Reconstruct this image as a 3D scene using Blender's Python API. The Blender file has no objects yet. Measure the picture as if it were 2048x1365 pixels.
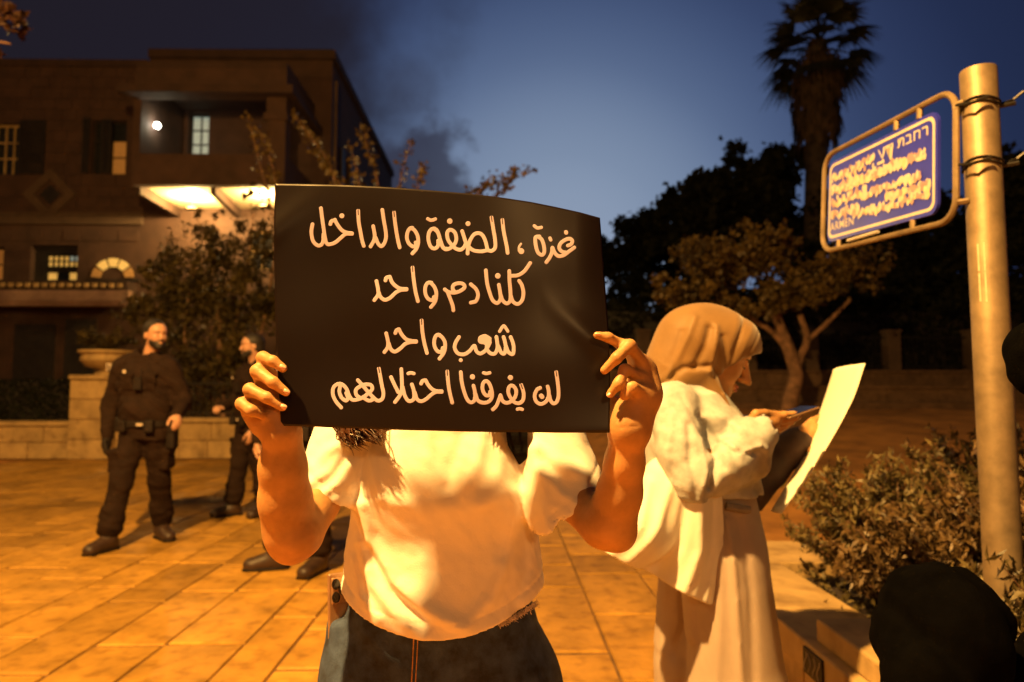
import bpy, math, random
import numpy as np
from mathutils import Vector, Matrix, Euler

# ------------------------------------------------------------------ camera, sky, lamps, exposure
SC = bpy.context.scene
COL = SC.collection
CAM_H = 1.25
F = 1365.0                       # focal length in pixels of the 2048 wide photograph
cam_d = bpy.data.cameras.new("camera")
cam_d.lens = 24.0
cam_d.sensor_width = 36.0
cam_d.clip_start = 0.05
cam_d.clip_end = 2000
cam_d.dof.use_dof = True
cam_d.dof.focus_distance = 0.93
cam_d.dof.aperture_fstop = 4.2
cam = bpy.data.objects.new("camera", cam_d)
cam.location = (0, 0, CAM_H)
cam.rotation_euler = (math.radians(94.1), 0, math.radians(-1.0))
COL.objects.link(cam)
SC.camera = cam
SC.view_settings.view_transform = 'Standard'
SC.view_settings.look = 'None'
SC.view_settings.exposure = 0.0
SC.view_settings.gamma = 1.0
SC.view_settings.use_curve_mapping = False
SC.render.engine = 'CYCLES'
SC.cycles.max_bounces = 6
SC.cycles.use_denoising = True
SC.cycles.sample_clamp_indirect = 4.0

_R = np.array(cam.rotation_euler.to_matrix())
def ray(px, py):
    return _R @ np.array([(px - 1024) / F, -(py - 682.5) / F, -1.0])
def P(px, py, Y):
    """point of the place seen at (px, py) at the distance Y in front of the photographer"""
    d = ray(px, py)
    return d * (Y / d[1]) + np.array([0, 0, CAM_H])
def V(px, py, Y): return tuple(P(px, py, Y))

LAMP_COL = (1.0, 0.53, 0.135)
FILL_COL = (1.0, 0.53, 0.17)
LAMP1 = (-1.85, -0.15, 5.3)
FILL_LAMP = (2.5, -13.0, 6.5)  # added fill lamp, out of view, softly lifts the shaded fronts
LAMP3 = (-8.2, 5.6, 6.0)
def lamp_light(name, loc, power, radius, parent=None, color=LAMP_COL):
    l = bpy.data.lights.new(name, 'POINT')
    l.energy = power; l.color = color; l.shadow_soft_size = radius
    o = bpy.data.objects.new(name, l); COL.objects.link(o)
    o.location = loc
    if parent is not None: o.parent = parent
    return o
POWER1 = 4700.0
FILL_POWER = 1250.0
POWER3 = 850.0

# world: dusk sky, brightest low in the view where the sun has set, deep blue above, dark rolling clouds to the left
W = bpy.data.worlds.new("World"); SC.world = W; W.use_nodes = True
nt = W.node_tree; nt.nodes.clear()
def N(t, **kw):
    n = nt.nodes.new(t)
    for k, v in kw.items(): setattr(n, k, v)
    return n
def L(a, b): nt.links.new(a, b)
tc = N('ShaderNodeTexCoord')
def wmath(op, a, b=None, clamp=False):
    n = N('ShaderNodeMath', operation=op, use_clamp=clamp)
    for i, v in enumerate((a, b)):
        if v is None: continue
        if isinstance(v, (int, float)): n.inputs[i].default_value = v
        else: L(v, n.inputs[i])
    return n.outputs[0]
def wdot(v):
    n = N('ShaderNodeVectorMath', operation='DOT_PRODUCT'); L(tc.outputs['Generated'], n.inputs[0])
    n.inputs[1].default_value = v; return n.outputs['Value']
def unit(v):
    v = np.array(v, float); return tuple(v / np.linalg.norm(v))
glow = wdot(unit(ray(1120, 560)))
ramp = N('ShaderNodeValToRGB'); L(glow, ramp.inputs[0])
cr = ramp.color_ramp
cr.interpolation = 'B_SPLINE'
cr.elements[0].position = 0.0; cr.elements[0].color = (0.004, 0.005, 0.013, 1)
cr.elements[1].position = 1.0; cr.elements[1].color = (0.27, 0.335, 0.46, 1)
for p_, c_ in ((0.70, (0.006, 0.009, 0.026, 1)), (0.84, (0.015, 0.024, 0.068, 1)), (0.91, (0.032, 0.052, 0.13, 1)), (0.955, (0.085, 0.13, 0.25, 1)), (0.985, (0.215, 0.285, 0.41, 1))):
    e = cr.elements.new(p_); e.color = c_
nz = N('ShaderNodeTexNoise'); L(tc.outputs['Generated'], nz.inputs['Vector'])
nz.inputs['Scale'].default_value = 3.2; nz.inputs['Detail'].default_value = 6; nz.inputs['Roughness'].default_value = 0.55
nz2 = N('ShaderNodeTexNoise'); L(tc.outputs['Generated'], nz2.inputs['Vector'])
nz2.inputs['Scale'].default_value = 17; nz2.inputs['Detail'].default_value = 7
# big cloud bank over the left, and a small puff behind the roof
def blob(px, py, size, noise_amp, soft, noise):
    d = wdot(unit(ray(px, py)))
    ang = wmath('ARCCOSINE', wmath('MINIMUM', d, 0.99999))
    t = wmath('DIVIDE', ang, size)
    t = wmath('ADD', t, wmath('MULTIPLY', wmath('SUBTRACT', noise, 0.5), noise_amp))
    n = N('ShaderNodeMapRange'); n.interpolation_type = 'SMOOTHSTEP'
    L(t, n.inputs[0]); n.inputs[1].default_value = 1 + soft; n.inputs[2].default_value = 1 - soft
    return n.outputs[0]
c1 = blob(130, -130, 0.40, 1.5, 0.30, nz.outputs[0])
c2 = blob(845, 350, 0.070, 2.6, 0.30, nz2.outputs[0])
c3 = blob(820, 185, 0.035, 1.6, 0.5, nz2.outputs[0])
mix = N('ShaderNodeMixRGB'); L(wmath('MULTIPLY', c1, 0.93), mix.inputs[0]); L(ramp.outputs[0], mix.inputs[1]); mix.inputs[2].default_value = (0.0145, 0.0115, 0.017, 1)
mix2 = N('ShaderNodeMixRGB'); L(wmath('MULTIPLY', c2, 0.8), mix2.inputs[0]); L(mix.outputs[0], mix2.inputs[1]); mix2.inputs[2].default_value = (0.030, 0.030, 0.052, 1)
mix3 = N('ShaderNodeMixRGB'); L(wmath('MULTIPLY', c3, 0.35), mix3.inputs[0]); L(mix2.outputs[0], mix3.inputs[1]); mix3.inputs[2].default_value = (0.035, 0.04, 0.07, 1)
bg = N('ShaderNodeBackground'); L(mix3.outputs[0], bg.inputs[0]); bg.inputs[1].default_value = 1.0
wo = N('ShaderNodeOutputWorld'); L(bg.outputs[0], wo.inputs[0])

# ------------------------------------------------------------------ helpers
rng = np.random.default_rng(7)
random.seed(7)

def tag(o, label=None, cat=None, group=None, kind=None):
    if label: o['label'] = label
    if cat: o['category'] = cat
    if group: o['group'] = group
    if kind: o['kind'] = kind
    return o
def empty(name, loc=(0, 0, 0), rz=0.0):
    o = bpy.data.objects.new(name, None); COL.objects.link(o)
    o.location = loc; o.rotation_euler = (0, 0, rz); o.empty_display_size = 0.1
    return o
def link_mesh(name, me, mat, parent=None):
    o = bpy.data.objects.new(name, me); COL.objects.link(o)
    if mat is not None and not me.materials: me.materials.append(mat)
    if parent is not None: o.parent = parent
    return o
def mesh_np(name, v, f, mat=None, parent=None, smooth=False):
    """v (n,3), f (m,k) numpy arrays -> one mesh object"""
    v = np.asarray(v, np.float32); f = np.asarray(f, np.int32)
    me = bpy.data.meshes.new(name)
    k = f.shape[1]
    me.vertices.add(len(v)); me.vertices.foreach_set('co', v.ravel())
    me.loops.add(f.size); me.loops.foreach_set('vertex_index', f.ravel())
    me.polygons.add(len(f))
    me.polygons.foreach_set('loop_start', np.arange(len(f), dtype=np.int32) * k)
    me.update(calc_edges=True)
    if smooth: me.polygons.foreach_set('use_smooth', np.ones(len(f), bool))
    me.update()
    return link_mesh(name, me, mat, parent)
class MB:
    """collects simple solids in one mesh"""
    def __init__(s): s.v = []; s.f = []
    def add(s, vs, fs):
        n = len(s.v); s.v += [tuple(map(float, p)) for p in vs]; s.f += [tuple(i + n for i in q) for q in fs]; return s
    def box(s, x0, x1, y0, y1, z0, z1):
        return s.add([(x0,y0,z0),(x1,y0,z0),(x1,y1,z0),(x0,y1,z0),(x0,y0,z1),(x1,y0,z1),(x1,y1,z1),(x0,y1,z1)],
                     [(0,3,2,1),(4,5,6,7),(0,1,5,4),(1,2,6,5),(2,3,7,6),(3,0,4,7)])
    def tube(s, pts, r, n=8, caps=True):
        pts = [np.array(p, float) for p in pts]
        rs = r if hasattr(r, '__len__') else [r] * len(pts)
        base = len(s.v); up = None
        for i, p in enumerate(pts):
            t = pts[min(i + 1, len(pts) - 1)] - pts[max(i - 1, 0)]; t = t / (np.linalg.norm(t) + 1e-9)
            if up is None:
                a = np.array([0, 0, 1.0]) if abs(t[2]) < .9 else np.array([1.0, 0, 0]); up = np.cross(t, a)
            up = up - t * up.dot(t); up /= np.linalg.norm(up) + 1e-9
            w = np.cross(t, up)
            for k in range(n):
                a = 2 * math.pi * k / n
                s.v.append(tuple(p + rs[i] * (math.cos(a) * up + math.sin(a) * w)))
        for i in range(len(pts) - 1):
            for k in range(n):
                a = base + i * n + k; b = base + i * n + (k + 1) % n
                s.f.append((a, b, b + n, a + n))
        if caps:
            s.f.append(tuple(base + k for k in range(n))[::-1]); s.f.append(tuple(base + (len(pts) - 1) * n + k for k in range(n)))
        return s
    def lathe(s, prof, c=(0, 0, 0), n=24):
        base = len(s.v)
        for r, z in prof:
            for k in range(n):
                a = 2 * math.pi * k / n; s.v.append((c[0] + r * math.cos(a), c[1] + r * math.sin(a), c[2] + z))
        for i in range(len(prof) - 1):
            for k in range(n):
                a = base + i * n + k; b = base + i * n + (k + 1) % n; s.f.append((a, b, b + n, a + n))
        s.f.append(tuple(base + k for k in range(n))[::-1]); s.f.append(tuple(base + (len(prof) - 1) * n + k for k in range(n)))
        return s
    def build(s, name, mat, parent=None, smooth=False, bevel=0.0, seg=2, auto=None):
        me = bpy.data.meshes.new(name); me.from_pydata(s.v, [], s.f); me.update()
        if smooth:
            me.polygons.foreach_set('use_smooth', [True] * len(me.polygons))
            me.set_sharp_from_angle(angle=math.radians(40))
        o = link_mesh(name, me, mat, parent)
        if bevel > 0:
            m = o.modifiers.new('bevel', 'BEVEL'); m.width = bevel; m.segments = seg; m.limit_method = 'ANGLE'
        return o

def catmull(pts, n=6):
    pts = [np.array(p, float) for p in pts]
    if len(pts) < 3: return pts
    q = [2 * pts[0] - pts[1]] + pts + [2 * pts[-1] - pts[-2]]
    out = []
    for i in range(1, len(q) - 2):
        p0, p1, p2, p3 = q[i - 1:i + 3]
        for k in range(n):
            t = k / n
            out.append(0.5 * ((2 * p1) + (-p0 + p2) * t + (2 * p0 - 5 * p1 + 4 * p2 - p3) * t * t + (-p0 + 3 * p1 - 3 * p2 + p3) * t ** 3))
    out.append(pts[-1]); return out

# ---- implicit surfaces: smooth unions of tapered limbs, meshed with surface nets on a rectilinear grid
class SDF:
    def __init__(s, xs, ys, zs):
        s.g = [np.asarray(a, np.float32) for a in (xs, ys, zs)]
        s.d = np.full([len(a) for a in s.g], 1.0, np.float32)
    @staticmethod
    def box(lo, hi, h):
        return SDF(*[np.arange(lo[i], hi[i] + h, h) for i in range(3)])
    def _sub(s, lo, hi):
        sl = []
        for i in range(3):
            a = np.searchsorted(s.g[i], lo[i]); b = np.searchsorted(s.g[i], hi[i])
            sl.append(slice(max(0, a - 1), min(len(s.g[i]), b + 1)))
        X = s.g[0][sl[0]][:, None, None]; Y = s.g[1][sl[1]][None, :, None]; Z = s.g[2][sl[2]][None, None, :]
        return tuple(sl), X, Y, Z
    def _mix(s, sl, d, k, op):
        a = s.d[sl]
        if a.size == 0: return
        if op == 'sub': b = -d; m = np.maximum(a, b); sg = 1
        elif op == 'and': b = d; m = np.maximum(a, b); sg = 1
        else: b = d; m = np.minimum(a, b); sg = -1
        if k > 0:
            h = np.maximum(k - np.abs(a - b), 0) / k
            m = m + sg * h * h * k * 0.25
        s.d[sl] = m
    def cone(s, a, b, ra, rb, k=0.01, op='add', sq=None):
        """tapered limb; sq=(axis, factor) thickens space along a world axis (factor > 1 flattens)"""
        a = np.array(a, float); b = np.array(b, float); r = max(ra, rb) + k + 0.02
        sl, X, Y, Z = s._sub(np.minimum(a, b) - r, np.maximum(a, b) + r)
        sc = np.ones(3)
        if sq: sc[sq[0]] = sq[1]
        ba = (b - a) * sc; L2 = float(ba.dot(ba)) + 1e-12
        px, py, pz = (X - a[0]) * sc[0], (Y - a[1]) * sc[1], (Z - a[2]) * sc[2]
        h = np.clip((px * ba[0] + py * ba[1] + pz * ba[2]) / L2, 0, 1)
        d = np.sqrt((px - ba[0] * h) ** 2 + (py - ba[1] * h) ** 2 + (pz - ba[2] * h) ** 2) - (ra + (rb - ra) * h)
        s._mix(sl, (d / max(sc)).astype(np.float32) if sq else d.astype(np.float32), k, op); return s
    def chain(s, pts, rs, k=0.01, op='add', **kw):
        for i in range(len(pts) - 1): s.cone(pts[i], pts[i + 1], rs[i], rs[i + 1], k, op, **kw)
        return s
    def ell(s, c, r, R=None, k=0.01, op='add'):
        c = np.array(c, float); r = np.array(r, float); m = max(r) + k + 0.02
        sl, X, Y, Z = s._sub(c - m, c + m)
        p = [X - c[0], Y - c[1], Z - c[2]]
        if R is not None:
            R = np.array(R); p = [R[0][i] * p[0] + R[1][i] * p[1] + R[2][i] * p[2] for i in range(3)]
        k0 = np.sqrt(sum((p[i] / r[i]) ** 2 for i in range(3))); k1 = np.sqrt(sum((p[i] / r[i] ** 2) ** 2 for i in range(3))) + 1e-6
        s._mix(sl, (k0 * (k0 - 1) / k1).astype(np.float32), k, op); return s
    def rbox(s, c, h, rad, R=None, k=0.005, op='add'):
        c = np.array(c, float); m = float(np.linalg.norm(h)) + rad + k + 0.02
        sl, X, Y, Z = s._sub(c - m, c + m)
        p = [X - c[0], Y - c[1], Z - c[2]]
        if R is not None:
            R = np.array(R); p = [R[0][i] * p[0] + R[1][i] * p[1] + R[2][i] * p[2] for i in range(3)]
        q = [np.abs(p[i]) - (h[i] - rad) for i in range(3)]
        out = np.sqrt(sum(np.maximum(a, 0) ** 2 for a in q)); ins = np.minimum(np.maximum(np.maximum(q[0], q[1]), q[2]), 0)
        s._mix(sl, (out + ins - rad).astype(np.float32), k, op); return s
    def loft(s, zs, cx, cy, a, b, n=2.3, k=0.02, op='add', grow=0.0):
        """stack of super-ellipses; all lists follow zs (ascending)"""
        g = 0.06 + k
        A = max(a) + g; B = max(b) + g
        sl, X, Y, Z = s._sub((min(cx) - A, min(cy) - B, zs[0] - g), (max(cx) + A, max(cy) + B, zs[-1] + g))
        z = Z.ravel(); f = lambda v: np.interp(z, zs, v)[None, None, :]
        ax, bx = f(a) + grow, f(b) + grow
        q = ((np.abs(X - f(cx)) / ax) ** n + (np.abs(Y - f(cy)) / bx) ** n) ** (1.0 / n)
        d = (q - 1) * np.minimum(ax, bx)
        dz = np.maximum(zs[0] - Z, Z - zs[-1])
        d = np.maximum(d, dz)
        s._mix(sl, d.astype(np.float32), k, op); return s
    def plane(s, p, n, k=0.0, op='and'):
        n = np.array(n, float); n /= np.linalg.norm(n)
        d = (s.g[0][:, None, None] - p[0]) * n[0] + (s.g[1][None, :, None] - p[1]) * n[1] + (s.g[2][None, None, :] - p[2]) * n[2]
        s._mix((slice(None),) * 3, d.astype(np.float32), k, op); return s
    def warp(s, fn):
        s.d = s.d + fn(s.g[0][:, None, None], s.g[1][None, :, None], s.g[2][None, None, :]).astype(np.float32); return s
    def verts_faces(s):
        d = s.d; S = d < 0
        S[0] = S[-1] = False; S[:, 0] = False; S[:, -1] = False; S[:, :, 0] = False; S[:, :, -1] = False
        nx, ny, nz_ = d.shape
        cnt = np.zeros((nx - 1, ny - 1, nz_ - 1), np.int8)
        for i in (0, 1):
            for j in (0, 1):
                for l in (0, 1):
                    cnt += S[i:nx - 1 + i, j:ny - 1 + j, l:nz_ - 1 + l]
        act = (cnt > 0) & (cnt < 8)
        idx = np.full(act.shape, -1, np.int32); I, J, K = np.nonzero(act); idx[I, J, K] = np.arange(len(I))
        acc = np.zeros((len(I), 3)); num = np.zeros(len(I))
        G = s.g
        for ax in range(3):
            o1, o2 = [a for a in range(3) if a != ax]
            for u in (0, 1):
                for w in (0, 1):
                    off = [0, 0, 0]; off[o1] = u; off[o2] = w
                    a = [I + off[0], J + off[1], K + off[2]]; b = list(a); b[ax] = b[ax] + 1
                    da = d[a[0], a[1], a[2]]; db = d[b[0], b[1], b[2]]
                    sa = S[a[0], a[1], a[2]]; sb = S[b[0], b[1], b[2]]
                    m = sa != sb
                    t = np.clip(np.where(m, da / np.where(np.abs(da - db) < 1e-9, 1e-9, da - db), 0), 0, 1)
                    pos = [G[q][a[q]].astype(float) for q in range(3)]
                    pos[ax] = pos[ax] + t * (G[ax][b[ax]] - G[ax][a[ax]])
                    for q in range(3): acc[:, q] += np.where(m, pos[q], 0)
                    num += m
        v = acc / np.maximum(num, 1)[:, None]
        faces = []
        for ax in range(3):
            o1, o2 = [(1, 2), (2, 0), (0, 1)][ax]
            A = S.take(range(0, S.shape[ax] - 1), axis=ax); B = S.take(range(1, S.shape[ax]), axis=ax)
            E = np.nonzero(A != B)
            flip = A[E]
            e = [np.array(q) for q in E]
            ok = (e[o1] > 0) & (e[o2] > 0) & (e[o1] < S.shape[o1] - 1) & (e[o2] < S.shape[o2] - 1)
            e = [q[ok] for q in e]; flip = flip[ok]
            def cell(du, dw):
                c = list(e); c[o1] = c[o1] - du; c[o2] = c[o2] - dw
                return idx[c[0], c[1], c[2]]
            q = np.stack([cell(1, 1), cell(0, 1), cell(0, 0), cell(1, 0)], 1)
            q[~flip] = q[~flip][:, ::-1]
            faces.append(q)
        f = np.concatenate(faces)
        f = f[(f >= 0).all(1)]
        return v, f
    def build(s, name, mat, parent=None, relax=1, keep_largest=False):
        v, f = s.verts_faces()
        for _ in range(relax):       # light smoothing
            acc = np.zeros_like(v); n = np.zeros(len(v))
            for i in range(4):
                for j in (1, 3):
                    np.add.at(acc, f[:, i], v[f[:, (i + j) % 4]]); np.add.at(n, f[:, i], 1)
            v = v * 0.45 + 0.55 * acc / np.maximum(n, 1)[:, None]
        if parent is not None:
            v = v - np.array(parent.location)
        return mesh_np(name, v, f, mat, parent, smooth=True)

def ridge(pts, amp, w, axes=(0, 2)):
    """a fold along a polyline seen from the front; returns a displacement to add to a field"""
    pts = np.array(pts, float)
    def fn(X, Y, Z):
        A = (X, Y, Z)[axes[0]]; B = (X, Y, Z)[axes[1]]
        A = np.asarray(A); B = np.asarray(B)
        best = None
        for i in range(len(pts) - 1):
            a, b = pts[i], pts[i + 1]; ba = b - a; L2 = ba.dot(ba) + 1e-12
            h = np.clip(((A - a[0]) * ba[0] + (B - a[1]) * ba[1]) / L2, 0, 1)
            d = (A - a[0] - ba[0] * h) ** 2 + (B - a[1] - ba[1] * h) ** 2
            best = d if best is None else np.minimum(best, d)
        return -amp * np.exp(-best / (w * w))
    return fn
def wrinkles(amp, scale, seed=0, dirn=(0.3, 0.2, 1.0)):
    r = np.random.default_rng(seed); ph = r.uniform(0, 6.28, 8)
    dx, dy, dz = np.array(dirn) / np.linalg.norm(dirn)
    def fn(X, Y, Z):
        u = (X * dx + Y * dy + Z * dz) * scale
        w1 = np.sin(X * scale * .55 + ph[0] + 1.3 * np.sin(Z * scale * .33 + ph[1])) + np.sin(Y * scale * .5 + ph[2])
        s1 = np.sin(u + 1.7 * w1 + ph[3]); s2 = np.sin(1.9 * u - 1.2 * w1 + ph[4] + 1.1 * np.sin(Y * scale * .7 + X * scale * .4))
        return -amp * (0.65 * np.sign(s1) * np.abs(s1) ** 1.5 + 0.35 * s2)
    return fn
def rot(euler): return np.array(Euler(euler, 'XYZ').to_matrix())

# ---- materials
def mat(name, color, rough=0.6, **kw):
    """procedural material: base colour broken up by noise, optional bump, per-object variation"""
    m = bpy.data.materials.new(name); m.use_nodes = True
    t = m.node_tree; bs = t.nodes['Principled BSDF']; bs.inputs['Roughness'].default_value = rough
    color = tuple(color) + (1,) if len(color) == 3 else color
    tcn = t.nodes.new('ShaderNodeTexCoord')
    SRC = t.nodes.new('ShaderNodeNewGeometry').outputs['Position'] if kw.get('world') else tcn.outputs['Object']
    var = kw.get('var', 0.15); sc = kw.get('scale', 8.0)
    n = t.nodes.new('ShaderNodeTexNoise'); n.inputs['Scale'].default_value = sc; n.inputs['Detail'].default_value = kw.get('detail', 6); n.inputs['Roughness'].default_value = .6
    t.links.new(SRC, n.inputs['Vector'])
    r = t.nodes.new('ShaderNodeValToRGB'); t.links.new(n.outputs[0], r.inputs[0])
    lo = kw.get('dark', tuple(c * (1 - 2.2 * var) for c in color[:3])); hi = kw.get('light', tuple(min(1, c * (1 + 1.6 * var)) for c in color[:3]))
    r.color_ramp.elements[0].position = kw.get('p0', .32); r.color_ramp.elements[1].position = kw.get('p1', .68)
    r.color_ramp.elements[0].color = tuple(max(0, c) for c in lo) + (1,); r.color_ramp.elements[1].color = hi + (1,)
    out = r.outputs[0]
    if kw.get('spots'):                      # small dark pits and stains
        sp = t.nodes.new('ShaderNodeTexNoise'); sp.inputs['Scale'].default_value = kw['spots']; sp.inputs['Detail'].default_value = 8
        t.links.new(SRC, sp.inputs['Vector'])
        rr = t.nodes.new('ShaderNodeValToRGB'); t.links.new(sp.outputs[0], rr.inputs[0])
        rr.color_ramp.elements[0].position = .28; rr.color_ramp.elements[0].color = (.62, .58, .55, 1); rr.color_ramp.elements[1].position = .50; rr.color_ramp.elements[1].color = (1, 1, 1, 1)
        mx = t.nodes.new('ShaderNodeMixRGB'); mx.blend_type = 'MULTIPLY'; mx.inputs[0].default_value = 1
        t.links.new(out, mx.inputs[1]); t.links.new(rr.outputs[0], mx.inputs[2]); out = mx.outputs[0]
    if kw.get('obj_var'):
        oi = t.nodes.new('ShaderNodeObjectInfo'); mr = t.nodes.new('ShaderNodeMapRange'); t.links.new(oi.outputs['Random'], mr.inputs[0])
        mr.inputs[3].default_value = 1 - kw['obj_var']; mr.inputs[4].default_value = 1 + kw['obj_var']
        hs = t.nodes.new('ShaderNodeHueSaturation'); t.links.new(mr.outputs[0], hs.inputs['Value']); t.links.new(out, hs.inputs['Color']); out = hs.outputs[0]
    t.links.new(out, bs.inputs['Base Color'])
    bump = kw.get('bump', 0)
    if bump:
        n2 = t.nodes.new('ShaderNodeTexNoise'); n2.inputs['Scale'].default_value = kw.get('bscale', sc * 5); n2.inputs['Detail'].default_value = 8
        t.links.new(SRC, n2.inputs['Vector'])
        b = t.nodes.new('ShaderNodeBump'); b.inputs['Strength'].default_value = kw.get('bstr', .5); b.inputs['Distance'].default_value = bump
        t.links.new(n2.outputs[0], b.inputs['Height']); t.links.new(b.outputs[0], bs.inputs['Normal'])
        if kw.get('weave'):
            wv = t.nodes.new('ShaderNodeTexWave'); wv.inputs['Scale'].default_value = kw['weave']; wv.inputs['Distortion'].default_value = 1.5; wv.bands_direction = 'DIAGONAL'
            t.links.new(SRC, wv.inputs['Vector'])
            b2 = t.nodes.new('ShaderNodeBump'); b2.inputs['Strength'].default_value = .25; b2.inputs['Distance'].default_value = bump
            t.links.new(wv.outputs[0], b2.inputs['Height']); t.links.new(b.outputs[0], b2.inputs['Normal']); t.links.new(b2.outputs[0], bs.inputs['Normal'])
    if kw.get('sss'):
        bs.inputs['Subsurface Weight'].default_value = kw['sss']; bs.inputs['Subsurface Radius'].default_value = (1.0, .28, .1); bs.inputs['Subsurface Scale'].default_value = kw.get('sss_scale', .008)
    if kw.get('metal'): bs.inputs['Metallic'].default_value = kw['metal']
    if kw.get('sheen'): bs.inputs['Sheen Weight'].default_value = kw['sheen']
    if 'spec' in kw: bs.inputs['Specular IOR Level'].default_value = kw['spec']
    if kw.get('emit'):
        bs.inputs['Emission Color'].default_value = tuple(kw['emit'][:3]) + (1,); bs.inputs['Emission Strength'].default_value = kw['emit'][3]
    return m
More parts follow.
